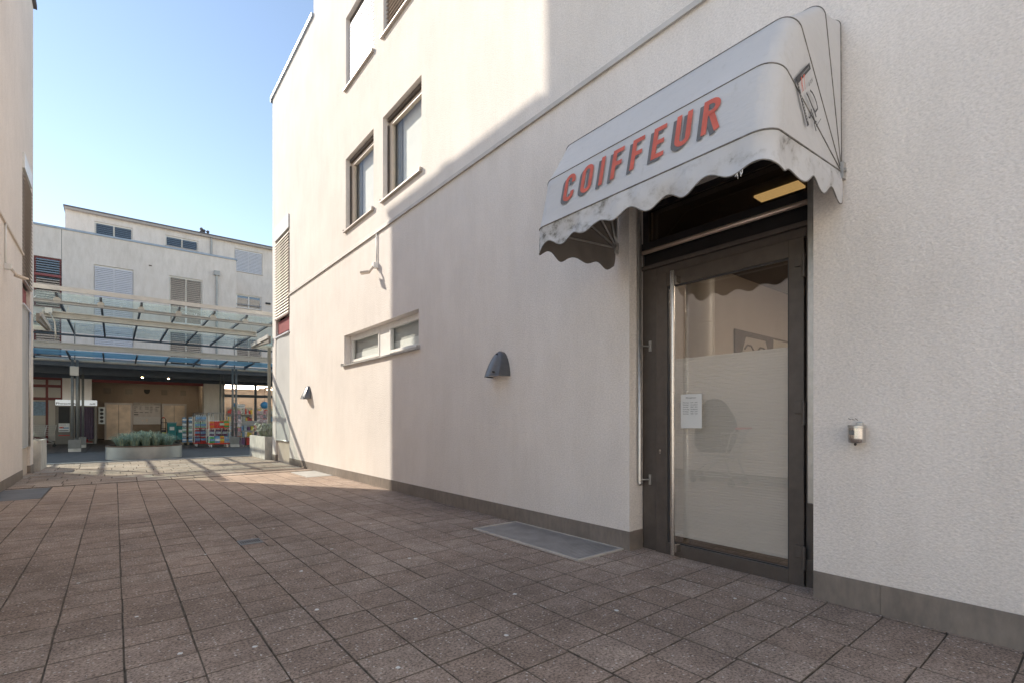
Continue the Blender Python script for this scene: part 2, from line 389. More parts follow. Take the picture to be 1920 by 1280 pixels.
# ================================================================== GROUND
XL,XR=-1.41,3.51
mb=MB().box(-60,60,-30,90,-.4,-.035); tag(mb.build('ground',M['ground']),kind='structure')
# alley pavers: one sheet of separate stones on a sand bed
mb=MB(); p=.2865; X0=.035-p*40; Y0=2.585-p*60
def stone(mb,x0,x1,y0,y1,z,g=.0023,ch=.0026,jz=.0014):
    dz=[z+R.uniform(-jz,jz) for _ in range(4)]
    a=[(x0+g,y0+g),(x1-g,y0+g),(x1-g,y1-g),(x0+g,y1-g)]; c=[(x0+g+ch*R.uniform(.6,1.5),y0+g+ch*R.uniform(.6,1.5)),(x1-g-ch*R.uniform(.6,1.5),y0+g+ch*R.uniform(.6,1.5)),(x1-g-ch*R.uniform(.6,1.5),y1-g-ch*R.uniform(.6,1.5)),(x0+g+ch*R.uniform(.6,1.5),y1-g-ch*R.uniform(.6,1.5))]
    n=len(mb.v)
    mb.v+=[(q[0],q[1],z-.03) for q in a]+[(q[0],q[1],d-ch*.8) for q,d in zip(a,dz)]+[(q[0],q[1],d) for q,d in zip(c,dz)]
    for k in range(4):
        j=(k+1)%4
        mb.f+=[(n+k,n+j,n+4+j,n+4+k),(n+4+k,n+4+j,n+8+j,n+8+k)]; mb.mi+=[1,1]
    mb.f.append((n+8,n+9,n+10,n+11)); mb.mi.append(0)
covers=[(2.93,3.52,2.755,4.27),(.898,1.088,5.05,5.262),(XL,-.83,9.90,11.40),(2.98,3.50,10.17,11.40)]
i=0
xs=[X0+p*k for k in range(90)]; ys=[Y0+p*k for k in range(140)]
for k in range(len(xs)-1):
    if xs[k+1]<-1.42 or xs[k]>3.66+p: continue
    jog=R.uniform(-.010,.010)
    for q in range(len(ys)-1):
        if ys[q+1]<-2.9 or ys[q+1]>11.62: continue
        jx=R.uniform(-.0022,.0022)
        x0,x1,y0,y1=xs[k]+jx,xs[k+1]+jx,ys[q]+jog,ys[q+1]+jog
        x1=min(x1,3.72) if (y1>1.26 and y0<2.68) else min(x1,XR-.002)
        if x1-x0<.02: continue
        hit=False
        for c0,c1,d0,d1 in covers:
            if x1>c0+.01 and x0<c1-.01 and y1>d0+.01 and y0<d1-.01: hit=True
        if not hit: stone(mb,x0,x1,y0,y1,0)
        else:
            # cut stones round a cover
            for c0,c1,d0,d1 in covers:
                if x1>c0+.01 and x0<c1-.01 and y1>d0+.01 and y0<d1-.01:
                    if c0-x0>.02: stone(mb,x0,c0,y0,y1,0)
                    if x1-c1>.02: stone(mb,c1,x1,y0,y1,0)
                    xa,xb=max(x0,c0),min(x1,c1)
                    if d0-y0>.02: stone(mb,xa,xb,y0,d0,0)
                    if y1-d1>.02: stone(mb,xa,xb,d1,y1,0)
                    break
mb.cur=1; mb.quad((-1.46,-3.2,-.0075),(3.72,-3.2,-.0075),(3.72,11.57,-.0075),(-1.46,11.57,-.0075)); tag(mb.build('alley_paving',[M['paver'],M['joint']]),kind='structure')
mb=MB(); mb.box(-22,-4.62,-9,15,-.03,-.004); mb.box(-4.62,-1.46,-9,2.99,-.03,-.004); mb.box(-1.46,3.5,-9,-3.2,-.03,-.004); tag(mb.build('bounce_forecourt',M['bounce_court']),kind='structure')  # added pale ground out of view, bounces sunlight into the shaded alley
mb=MB(); y=11.575
while y<17.35:
    d=R.choice((.34,.40,.46)); y1=min(y+d,17.45)
    if 17.45-y1<.15:y1=17.45
    x=-9-R.uniform(0,.5)
    while x<14:
        w=R.choice((.38,.46,.54,.66)); 
        if not (x+w>XL-.0 and x<XR and False): stone(mb,x,x+w,y,y1,0,.004,.003,.001)
        x+=w
    y=y1
tag(mb.build('plaza_paving',[M['slab'],M['joint']]),kind='structure')
tag(MB().box(-40,40,17.45,17.60,-.03,.006).build('kerb_strip',M['plate_pale']),kind='structure')
tag(MB().box(-40,40,17.60,22.95,-.03,.0).build('lane_asphalt',M['asphalt']),kind='structure')
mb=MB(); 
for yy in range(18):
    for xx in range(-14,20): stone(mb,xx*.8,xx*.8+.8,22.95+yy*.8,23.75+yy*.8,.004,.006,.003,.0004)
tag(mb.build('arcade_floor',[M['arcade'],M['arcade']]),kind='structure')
mb=MB().box(-40,40,22.9,38,-.033,-.012); tag(mb.build('arcade_bed',M['joint_pale']),kind='structure')

# ================================================================== RIGHT BUILDING
rb=thing('rendered_building','cream rendered building with the salon door, a cornice strip and deep square windows','building',(6,4,0))
ZC=4.35
W1=(8.17,9.50,4.81,6.22);W2=(6.45,7.79,4.81,6.22);W3=(8.17,9.49,7.56,8.97);W4=(6.45,7.77,7.56,8.97);W5=(3.2,4.5,7.56,8.97)
LW=(6.54,9.58,2.22,2.79);VS=(13.47,14.87,-.03,6.46);DO=(1.239,2.698,-.03,3.06)
mb=MB()
wall(mb,'X',XR,-4,11.49,-.03,13.6,[(*W1,.19),(*W2,.19),(*W3,.19),(*W4,.19),(*W5,.19),(*LW,.24),(*DO,.19)],.2)
wall(mb,'X',XR,11.49,15.22,-.03,10.28,[(*VS,.16)],.2)
mb.quad((XR,11.49,10.28),(XR+9,11.49,10.28),(XR+9,11.49,13.6),(XR,11.49,13.6))
mb.quad((XR,15.22,-.03),(XR+9,15.22,-.03),(XR+9,15.22,10.28),(XR,15.22,10.28))
mb.quad((XR,-4,-.03),(XR+9,-4,-.03),(XR+9,-4,13.6),(XR,-4,13.6))
mb.quad((XR+9,-4,-.03),(XR+9,15.22,-.03),(XR+9,15.22,10.28),(XR+9,-4,10.28))
mb.quad((XR,11.49,10.25),(XR+9,11.49,10.25),(XR+9,15.22,10.25),(XR,15.22,10.25))
mb.quad((XR,-4,13.57),(XR+9,-4,13.57),(XR+9,11.49,13.57),(XR,11.49,13.57))
# floor slabs and inner liner keep daylight out of the rooms
mb.quad((XR+.35,2.9,0),(XR+.35,13.3,0),(XR+.35,13.3,4.4),(XR+.35,2.9,4.4))
mb.quad((XR+.35,-3.9,4.4),(XR+.35,13.3,4.4),(XR+.35,13.3,10),(XR+.35,-3.9,10))
mb.build('wall',M['plaster'],rb)
# plinth panels
joints=[-4,-3.2,-1.2,.881,1.239]
for a,b in zip(joints[:-1],joints[1:]): MB().box(XR-.007,XR+.05,a+.0006,b-.0006,-.03,.178).build('plinth_panel',M['plinth'],rb,bevel=.002)
j2=[2.690,3.152,5.162,7.17,9.119,10.973,12.3,13.47]
for a,b in zip(j2[:-1],j2[1:]): MB().box(XR-.007,XR+.05,a+(.0006 if a>2.7 else 0),b-.0006,-.03,.168).build('plinth_panel',M['plinth'],rb,bevel=.002)
MB().box(XR-.007,XR+.3,14.863,15.228,-.03,.168).build('plinth_panel',M['plinth'],rb,bevel=.002)
MB().box(XR+.0505,XR+.185,2.690,2.72,-.03,.170).build('plinth_panel',M['plinth'],rb,bevel=.002)
mb=MB().box(XR-.028,XR+.02,-4,13.47,ZC-.006,ZC+.026)
mb.box(XR-.033,XR-.028,-4,13.47,ZC-.016,ZC+.030); mb.build('cornice',M['drip'],rb)
mb=MB().box(XR-.05,XR+.3,11.49,15.27,10.28,10.36); mb.box(XR-.05,XR+9,15.225,15.27,10.20,10.28)
mb.build('roof_edge',M['roofedge'],rb)
MB().box(XR-.05,XR+.3,-4,11.52,13.6,13.68).build('roof_edge',M['roofedge'],rb)

def wsill(mb,a0,a1,z,x): # drip sill with upturned ends
    mb.box(x-.055,x+.19,a0-.025,a1+.025,z-.03,z-.008); mb.box(x-.055,x+.17,a0-.03,a0-.012,z-.007,z+.03); mb.box(x-.055,x+.17,a1+.012,a1+.03,z-.007,z+.03)
def square_window(h,kind):
    a0,a1,z0,z1=h
    c=XR+.115
    mb=MB(); frame(mb,'X',c,c+.06,a0,a1,z0,z1,.075)
    w=mb.build('window',M['cream_paint'],rb,bevel=.003)
    s=MB(); frame(s,'X',c-.012,c+.05,a0+.080,a1-.080,z0+.080,z1-.080,.055); s.build('sash',M['cream_paint'],w,bevel=.003)
    MB().box(c+.02,c+.03,a0+.137,a1-.137,z0+.137,z1-.137).build('pane',M['pane'],w)
    for ga in (a1-.03,a0+.003): MB().box(c-.035,c-.012,ga,ga+.027,z0+.01,z1-.11).build('guide_rail',M['bronze'],w)
    q=MB(); q.box(XR+.07,c-.003,a0+.032,a1-.032,z1-.06,z1-.004); q.build('blind_box',M['bronze'],w)
    s=MB(); wsill(s,a0,a1,z0,XR); s.build('sill',M['sill'],w)
    if kind=='roller':
        MB().box(c+.13,c+.135,a0+.02,a1-.27,z0+.02,z1-.02).build('blind',M['roller'],w)
        # a grey curtain gathered at the far jamb
        pts=[(c+.115+.02*math.sin(i*1.9),a1-.27+.02*i) for i in range(14)]
        g=MB(); g.grid([[(x,y,z) for x,y in pts] for z in (z0+.02,z1-.02)]); g.build('curtain',M['curtain_grey'],w)
    else:
        s=MB()
        if kind=='shutter':
            slats(s,'X',c-.045,a0+.03,a1-.03,z0+.01,z1-.1,.075,.084,math.radians(82)); s.build('blind',M['slat_white'],w)
        else:
            slats(s,'X',c-.045,a0+.03,a1-.03,z0+.01,z1-.1,.07,.066,math.radians(25)); s.build('blind',M['slat'],w)
            MB().box(c+.13,c+.135,a0+.02,a1-.02,z0+.02,z1-.02).build('curtain',M['curtain_grey'],w)
    return w
square_window(W1,'roller');square_window(W2,'roller');square_window(W3,'shutter');square_window(W4,'slat');square_window(W5,'slat')
# the low long window
a0,a1,z0,z1=LW; c=XR+.13
mb=MB(); frame(mb,'X',c,c+.07,a0,a1,z0,z1,.055); mid=(a0+a1)/2; mb.box(c,c+.07,mid-.26,mid+.14,z0+.055,z1-.055)
w=mb.build('long_window',M['white_paint'],rb,bevel=.003)
for s0,s1 in((a0+.06,mid-.265),(mid+.145,a1-.06)):
    s=MB(); frame(s,'X',c-.014,c+.05,s0,s1,z0+.058,z1-.058,.045); s.build('sash',M['white_paint'],w,bevel=.003)
    MB().box(c+.015,c+.022,s0+.046,s1-.046,z0+.105,z1-.105).build('pane',M['pane'],w)
MB().box(c+.10,c+.105,a0+.02,a1-.02,z0+.02,z1-.02).build('blind',M['screen'],w)
MB().box(c+.09,c+.096,a0+.02,a1-.02,z0+.02,z0+.25).build('frosted_film',M['roller'],w)
s=MB(); wsill(s,a0-.02,a1+.02,z0,XR); s.build('sill',M['flash'],w)
# vertical strip window at the far corner (the same on the building opposite)
def strip_window(parent,X,s,VS):
    """s=+1: the room lies towards +X"""
    a0,a1,z0,z1=VS
    def bx(mb,d0,d1,*r): 
        x0,x1=sorted((X+s*d0,X+s*d1)); mb.box(x0,x1,*r); return mb
    mb=MB(); bx(mb,.12,.17,a0,a0+.05,z0,z1); bx(mb,.12,.17,a1-.05,a1,z0,z1); bx(mb,.12,.17,a0+.05,a1-.05,3.44,3.5); bx(mb,.12,.17,a0+.05,a1-.05,z0,z0+.05); bx(mb,.12,.17,a0+.05,a1-.05,z1-.05,z1)
    w=mb.build('corner_window',M['gasket'],parent)
    bx(MB(),.171,.18,a0,a1,z0,z1).build('pane',M['pane_dark'],w)
    bx(MB(),.35,.36,a0-.2,a1+.2,z0,z1).build('curtain',M['curtain_grey'],w)
    bx(MB(),-.035,.10,a0+.004,a1-.004,6.10,z1-.005).build('blind_box',M['white_paint'],w)
    m=MB(); slats(m,'X',X-s*.01,a0+.02,a1-.02,3.92,6.09,.078,.085,math.radians(63)*s); bx(m,-.03,.02,a0+.02,a1-.02,3.885,3.92); m.build('blind',M['slat'],w)
    m=MB(); bx(m,.06,.118,a0+.03,a1-.03,3.52,3.86); m.build('red_panel',M['red_panel'],w)
    m=MB(); bx(m,-.03,.11,a0-.01,a1+.01,3.40,3.435); m.build('ledge',M['slat_white'],w)
    m=MB(); P=[]
    for z in (.6,1.5,2.4,3.4): P.append([(X+s*(.015+.012*math.sin(y*4+z)),y,z) for y in [a0+.03+(a1-a0-.06)*i/12 for i in range(13)]])
    m.grid(P); m.build('fabric_screen',M['screen'],w,smooth=True)
    m=MB(); m.tube([(X+s*.015,a0+.02,.585),(X+s*.015,a1-.02,.585)],.018); m.build('screen_bar',M['steel_dull'],w,smooth=True)
    m=MB(); bx(m,.05,.118,a0+.004,a1-.004,.0,.575); m.build('lower_panel',M['cream_paint'],w)
strip_window(rb,XR,1,VS)

# -------- salon entrance: frame, door, blinds (parts of the building)
FX=3.70
mb=MB(); mb.box(FX,FX+.09,2.548,2.694,0,2.475); mb.box(FX,FX+.09,1.243,1.352,0,2.475); mb.box(FX,FX+.09,1.352,2.548,2.41,2.475)
mb.box(FX-.03,FX+.09,1.243,2.694,2.476,2.51); mb.box(FX-.02,FX+.08,1.352,2.548,-.02,.012)
ef=mb.build('entrance_frame',M['bronze'],rb,bevel=.004)
MB().box(FX+.02,FX+.09,1.243,2.694,2.511,2.62).build('lintel_gap',M['bronze_dark'],ef)
m=MB(); frame(m,'X',FX+.0,FX+.06,1.243,2.694,2.621,3.056,.05); m.build('transom_frame',M['bronze_dark'],ef)
MB().box(FX+.025,FX+.031,1.294,2.643,2.672,3.005).build('transom_pane',M['transom_glass'],ef)
m=MB().tube([(FX-.055,1.27,2.62),(FX-.055,2.694,2.62)],.019,14); m.build('screen_bar',M['brass'],ef,smooth=True)
MB().box(FX-.058,FX-.052,1.29,2.675,2.636,2.70).build('screen_hem',M['bronze_dark'],ef)
L0,L1,LZ0,LZ1=1.358,2.542,.012,2.404
mb=MB(); D0,D1=FX-.022,FX+.055
mb.box(D0,D1,L0,1.455,LZ0,LZ1); mb.box(D0,D1,2.435,L1,LZ0,LZ1); mb.box(D0,D1,1.455,2.435,LZ0,.10); mb.box(D0,D1,1.455,2.435,2.285,LZ1)
dr=mb.build('door',M['bronze'],rb,bevel=.004)
MB().box(FX+.010,FX+.022,1.456,2.434,.101,2.284).build('pane',M['door_glass'],dr)
m=MB(); frame(m,'X',D0+.014,FX+.0095,1.456,2.434,.101,2.284,.010); m.build('glazing_bead',M['gasket'],dr)
m=MB(); hx=3.615; hy=2.336; m.tube([(hx,hy,.02),(hx,hy,2.385)],.0195,18)
m.cur=1; m.box(hx+.0,D0,hy-.035,hy-.008,.05,.11); m.box(hx,D0,hy-.035,hy-.008,2.28,2.34); m.cur=0
m.build('pull_handle',[M['steel'],M['steel']],dr,smooth=True,angle=40)
m=MB(); m.tube([(D0-.006,2.497,.885),(D0+.002,2.497,.885)],.010,14); m.tube([(D0-.005,2.497,.862),(D0+.002,2.497,.862)],.006,12); m.build('lock_cylinder',M['steel'],dr,smooth=True,angle=40)
for hz in (2.20,1.19,.20):
    m=MB(); m.box(D0-.022,D0,1.360,1.408,hz+.002,hz+.085); m.box(FX-.022,FX,1.30,1.350,hz-.078,hz-.002); m.tube([(D0-.018,1.352,hz-.078),(D0-.018,1.352,hz+.085)],.013,12)
    m.build('hinge',M['bronze'],dr,bevel=.003)
# pleated blind hung behind the glass
m=MB(); n=74; zt,zb=1.655,.165
P=[[(FX+.072+(.0016 if i%2 else -.0016),y,zt-(zt-zb)*i/(2*n)) for y in (1.462,2.43)] for i in range(2*n+1)]
m.grid(P)
def pleat_mat():
    mm=bpy.data.materials.new('pleated_blind'); mm.use_nodes=True; nt=mm.node_tree; b=nt.nodes['Principled BSDF']
    b.inputs['Base Color'].default_value=(.88,.88,.87,1); b.inputs['Roughness'].default_value=.9
    b.inputs['Specular IOR Level'].default_value=.1
    tl=N(nt,'ShaderNodeBsdfTranslucent'); tl.inputs[0].default_value=(.60,.57,.52,1); mx=N(nt,'ShaderNodeMixShader'); mx.inputs[0].default_value=.22
    o=nt.nodes['Material Output']; nt.links.new(b.outputs[0],mx.inputs[1]); nt.links.new(tl.outputs[0],mx.inputs[2]); nt.links.new(mx.outputs[0],o.inputs[0]); return mm
m.build('pleated_blind',pleat_mat(),dr)
for za in (zt,zb-.014): MB().box(FX+.060,FX+.084,1.460,2.432,za,za+.015).build('blind_rail',M['white_paint'],dr)
# guide tubes of the zip screen on both jambs
m=MB(); gx,gy=3.62,2.672; m.tube([(gx,gy,3.04),(gx,gy,.60),(gx,gy-.003,.585),(gx,gy-.012,.577)],.019,14)
g=m.build('guide_tube',M['steel_dull'],rb,smooth=True)
for z in (1.80,.62):
    m=MB(); m.tube([(gx,gy-.015,z),(FX-.003,gy-.06,z)],.007,8); m.box(FX-.012,FX-.001,gy-.072,gy-.048,z-.045,z+.045); m.tube([(FX-.018,gy-.06,z+.028),(FX-.010,gy-.06,z+.028)],.006,8); m.tube([(FX-.018,gy-.06,z-.028),(FX-.010,gy-.06,z-.028)],.006,8)
    m.build('bracket',M['steel_dull'],g)
m=MB().box(XR+.025,XR+.075,1.243,1.285,.60,3.04); m.build('guide_tube',M['steel_dull'],rb,bevel=.006)
m=MB().box(XR-.001,XR+.018,2.6985,2.704,.17,3.05); m.build('corner_profile',M['white_paint'],rb)
# salon room seen through the glass
m=MB(); x0,x1,y0,y1,z1=FX+.15,9.2,-2.2,3.3,3.12
m.cur=0; m.quad((x0,y1,0),(x1,y1,0),(x1,y1,z1),(x0,y1,z1)); m.quad((x1,y0,0),(x1,y1,0),(x1,y1,z1),(x1,y0,z1)); m.quad((x0,y0,0),(x1,y0,0),(x1,y0,z1),(x0,y0,z1))
m.quad((FX+.09,2.694,0),(x0,2.694,0),(x0,2.694,3.06),(FX+.09,2.694,3.06)); m.quad((x0,2.694,0),(x0,y1,0),(x0,y1,z1),(x0,2.694,z1)); m.quad((x0,y0,0),(x0,1.243,0),(x0,1.243,z1),(x0,y0,z1))
m.quad((FX+.09,1.243,0),(x0,1.243,0),(x0,1.243,3.06),(FX+.09,1.243,3.06))
m.cur=1; m.quad((x0,y0,z1),(x1,y0,z1),(x1,y1,z1),(x0,y1,z1)); m.quad((FX+.06,1.243,3.06),(x0,1.243,3.06),(x0,2.694,3.06),(FX+.06,2.694,3.06)); m.quad((x0,1.243,3.06),(x0,2.694,3.06),(x0,2.694,z1),(x0,1.243,z1))
m.cur=2; m.quad((FX+.09,y0,.001),(x1,y0,.001),(x1,y1,.001),(FX+.09,y1,.001))
rm=m.build('salon_room',[M['room'],M['room_dark'],M['soil']],rb)
MB().box(4.38,4.53,1.66,2.02,z1-.02,z1-.002).build('ceiling_lamp',M['lamp_dim'],rm)
m=MB(); m.box(6.4,7.6,-.6,.6,z1-.02,z1-.002); m.build('ceiling_lamp',M['lamp_salon'],rm)
m=MB(); m.lathe((5.1,2.95,0),[(.155,.002),(.155,1.45),(.16,1.452),(.16,1.47),(.155,1.472),(.155,2.21),(.16,2.212),(.16,2.23),(.155,2.232),(.155,3.11)],32); m.build('duct_column',M['duct'],rm,smooth=True,angle=30)
# large portrait of a face on the salon's side wall
pm=poster_mats(); m=MB(); py=3.27
m.cur=1; m.box(6.55,8.3,py,py+.02,1.15,2.38)
m.cur=0; m.prism([(6.72,py-.003,1.2),(7.55,py-.003,1.2),(7.62,py-.003,2.0),(7.45,py-.003,2.3),(6.85,py-.003,2.3),(6.7,py-.003,2.0)],(0,.002,0))
m.cur=3; m.prism([(7.66,py-.003,1.2),(8.27,py-.003,1.2),(8.27,py-.003,2.35),(7.72,py-.003,2.35)],(0,.002,0))
for ex in (6.93,7.32):
    el=[(ex+.10*math.cos(t*pi/8),py-.006,2.06+.05*math.sin(t*pi/8)) for t in range(16)]
    m.cur=3; m.prism(el,(0,.002,0)); m.cur=2; m.prism([(ex+.045*math.cos(t*pi/8),py-.009,2.06+.045*math.sin(t*pi/8)) for t in range(16)],(0,.002,0))
    m.tube([(ex-.13,py-.006,2.13),(ex-.05,py-.006,2.19),(ex+.06,py-.006,2.19),(ex+.14,py-.006,2.12)],.014,6)
m.build('wall_poster',pm,rm)

# -------- notice sheet on the glass
t=thing('opening_hours_notice','white sheet of opening hours stuck on the salon door glass','notice',(FX+.008,2.22,1.22))
m=MB().box(FX+.0075,FX+.0088,2.128,2.318,1.08,1.362); m.build('sheet',M['paper'],t)
m=MB(); nx=FX+.0066
def nt_(s,y,z,h,w=None): put_text(m,s,(nx,y,z),(0,-1,0),(0,0,1),h,w)
nt_('Öffnungszeiten',2.272,1.327,.0105,.092)
for k,(d,h) in enumerate((('Montag','13.30 - 18.30'),('Dienstag','durchgehend'),('Mittwoch','08.00 - 18.30'),('Donnerstag','durchgehend'),('Freitag','08.00 - 18.30'),('Samstag','08.00 - 16.00'))):
    nt_(d,2.297,1.288-.0185*k,.0085,.05 if k!=3 else .057); nt_(h,2.228,1.288-.0185*k,.0085,.062)
m.build('print',M['ink'],t)

# ================================================================== AWNING
aw=thing('door_awning','weathered grey vinyl basket awning lettered COIFFEUR over the salon door','awning',(3.49,1.955,2.68))
PX,PZ,YR,YL=3.488,2.675,1.075,2.835
HO=[(math.radians(a),r) for a,r in ((-4.2,.975),(19.3,.94),(44.2,.94),(72.5,.955),(89,.955))]
def hoop_path(r,n_side=9,n_arc=9,n_mid=31,rc=.17):
    """(distance from the pivot axis, y) along a hoop, from the near pivot round to the far one"""
    P=[]
    for i in range(n_side): P.append((.02+(r-rc-.02)*i/n_side,YR))
    for i in range(n_arc):
        a=pi/2*i/n_arc; P.append((r-rc+rc*math.sin(a),YR+rc-rc*math.cos(a)))
    for i in range(n_mid): P.append((r,YR+rc+(YL-YR-2*rc)*i/n_mid))
    for i in range(n_arc):
        a=pi/2*i/n_arc; P.append((r-rc+rc*math.cos(a),YL-rc+rc*math.sin(a)))
    for i in range(n_side+1): P.append((r-rc-(r-rc-.02)*i/n_side,YL))
    return P
def hpt(d,y,a): return Vector((PX-d*math.cos(a),y,PZ+d*math.sin(a)))
RC=[.105,.11,.10,.085,.06]
HP=[[hpt(d,y,a) for d,y in hoop_path(r,rc=c)] for (a,r),c in zip(HO,RC)]
m=MB(); rows=[]
for h in range(4):
    for k in range(6):
        t=k/6; row=[]
        for j,(p,q) in enumerate(zip(HP[h],HP[h+1])):
            v=p.lerp(q,t); c=Vector((PX-.25,(YR+YL)/2,PZ+.3))
            sag=math.sin(pi*t)*(.007+.004*math.sin(j*.55+h*2))*(1 if 9<j<58 else .4); d=(v-c); d.normalize(); row.append(v-d*sag)
        rows.append(row)
rows.append(HP[4]); m.grid(rows)
cv=m.build('canopy',M['fabric'],aw,smooth=True)
m=MB(); c0_=Vector((PX-.25,(YR+YL)/2,PZ+.3)); m.grid([[p-(p-c0_).normalized()*.006 for p in row] for row in rows]); m.build('shade_lining',M['shade_lining'],cv,smooth=True)
for h,(a,r) in enumerate(HO):
    c=Vector((PX-.25,(YR+YL)/2,PZ+.3))
    m=MB().tube([p+(p-c).normalized()*.001 for p in HP[h]],.0034 if h else .0048,6); m.build('piping',M['piping'],aw,smooth=True)
    m=MB().tube([hpt(d,y,a) for d,y in [(dd,YR+.016+(yy-YR)*(YL-YR-.032)/(YL-YR)) for dd,yy in hoop_path(r-.016,rc=RC[h])]],.009,8); m.build('rib',M['steel_dull'],aw,smooth=True)
# valance: hangs from the lowest hoop in shallow scallops
Pa=HP[0]; L=[0]
for a,b in zip(Pa[:-1],Pa[1:]): L.append(L[-1]+(b-a).length)
# resample
def along(s):
    s=max(0,min(L[-1],s))
    for i in range(len(L)-1):
        if s<=L[i+1] or i==len(L)-2:
            t=(s-L[i])/max(1e-6,L[i+1]-L[i]); p=Pa[i].lerp(Pa[i+1],t); d=(Pa[i+1]-Pa[i]).normalized(); return p,d
TOT=L[-1]; n=280; rows=[[] for _ in range(9)]; lower=[]
for i in range(n+1):
    s=TOT*i/n; p,d=along(s); out=Vector((d.y,-d.x,0)).normalized()
    if out.dot(Vector((p.x-PX,p.y-(YR+YL)/2,0)))<0: out=-out
    drop=.160+(.025+.007*math.sin(s*5.3))*math.cos(2*pi*(s-.05+.02*math.sin(s*3.1))/.262)+.010*math.sin(s*2.3)+.006*math.sin(s*9.3)
    if s<.16: drop+=.03*(1-s/.16)
    for k in range(9):
        t=k/8
        fold=(.008*math.sin(s*15+.6)+.005*math.sin(s*23+2)+.012*math.sin(s*7.1))*t+.012*math.sin(pi*t)*math.sin(s*4.4+1)+.004*math.sin(pi*t)*math.sin(s*38)
        rows[k].append(p+out*fold-Vector((0,0,drop*t)))
    lower.append(rows[8][-1])
m=MB(); m.grid(rows); va=m.build('valance',M['valance'],aw,smooth=True)
c1_=Vector((PX-.30,(YR+YL)/2,0)); m=MB(); m.grid([[p-(Vector((p.x,p.y,0))-c1_).normalized()*.004 for p in row] for row in rows]); m.build('shade_lining',M['shade_lining'],va,smooth=True)
m=MB().tube(lower,.0036,6); m.build('hem',M['piping'],va,smooth=True)
# torn threads at the near corner of the hem
m=MB()
for s0 in (1.05,1.06,1.07):
    q,_=along(s0); q=lower[int(round(s0/TOT*n))]
    for k in range(3): m.tube([q,q+Vector((R.uniform(-.012,.012),R.uniform(-.012,.012),-R.uniform(.015,.035)))],.0016,4)
m.build('torn_threads',M['bleach'],va)
for y in (YR,YL):
    m=MB(); m.box(PX-.03,XR-.001,y-.02,y+.02,PZ-.05,PZ+.05); m.tube([(PX-.01,y-.03,PZ),(PX-.01,y+.03,PZ)],.014,10); m.build('wall_bracket',M['steel_dull'],aw)
# lettering: condensed block capitals made of strokes, with a drop shadow
def letters():
    W,T=.445,.142; h=T/2; S={}
    def arc(cx,cy,rx,a0,a1,n=8): return [(cx+rx*math.cos(math.radians(a0+(a1-a0)*i/n)),cy+rx*math.sin(math.radians(a0+(a1-a0)*i/n))) for i in range(n+1)]
    r=W/2-h
    top=arc(W/2,1-h-r,r,0,180); bot=arc(W/2,h+r,r,180,360)
    S['C']=(W,[[(W-h,.66)]+top+bot+[(W-h,.34)]]); S['O']=(W,[top+bot+[top[0]]])
    S['I']=(T,[[(h,0),(h,1)]])
    S['F']=(W*.88,[[(h,0),(h,1)],[(T,1-h),(W*.88,1-h)],[(T,.5),(W*.80,.5)]])
    S['E']=(W*.88,[[(h,0),(h,1)],[(T,1-h),(W*.88,1-h)],[(T,.5),(W*.80,.5)],[(T,h),(W*.88,h)]])
    S['U']=(W,[[(h,1)]+bot+[(W-h,1)]])
    q=.24; rr=q-h+.0; 
    S['R']=(W*1.02,[[(h,0),(h,1)],[(T,1-h)]+arc(W-h-rr+.0,1-h-rr,rr,90,-90)+[(T,1-h-2*rr)],[(W*.52,1-2*q+h*.55+.0),(W*.94,0)]])
    return S,T
LT,TH=letters()
def stroke(m,pts,T,f):
    pts=[Vector((*p,0)) for p in pts]; closed=(pts[0]-pts[-1]).length<1e-5; n=len(pts); A=[];B=[]
    for i in range(n):
        if closed: a=pts[(i-1)%(n-1)];b=pts[(i+1)%(n-1)] if i<n-1 else pts[1]
        else: a=pts[max(i-1,0)];b=pts[min(i+1,n-1)]
        d=(b-a).normalized(); nn=Vector((-d.y,d.x,0)); A.append(pts[i]+nn*T/2);B.append(pts[i]-nn*T/2)
    for i in range(n-1): m.quad(f(A[i]),f(A[i+1]),f(B[i+1]),f(B[i]))
pA=HP[0][30];pB=HP[1][30]; 
def panel(y,z,off):
    """point on the flat front panel at height z, lifted off by off"""
    t=(z-pA.z)/(pB.z-pA.z); x=pA.x+(pB.x-pA.x)*t; nrm=Vector((-(pB.z-pA.z),0,pB.x-pA.x)).normalized()
    sagx=.018*0
    return Vector((x,y,z))+nrm*off
widths=[LT[ch][0] for ch in 'COIFFEUR']; hgt=.208; gap=.30
tot=sum(widths)+gap*7; sx=(2.553-1.362)/tot
x=0
for ch in 'COIFFEUR':
    w_,st=LT[ch]; host=aw
    for off,dy,dz,mn,nm in ((.0048,0,0,'red_ink','letter'),(.0036,.023,-.018,'grey_ink','letter_shadow')):
        m=MB()
        for pl in st:
            def f(p,x=x): return panel(2.553+dy-(x+p.x)*sx,2.723+dz+p.y*hgt,off)
            stroke(m,pl,TH,f)
        o=m.build(nm,M[mn],host); host=o
    x+=w_+gap
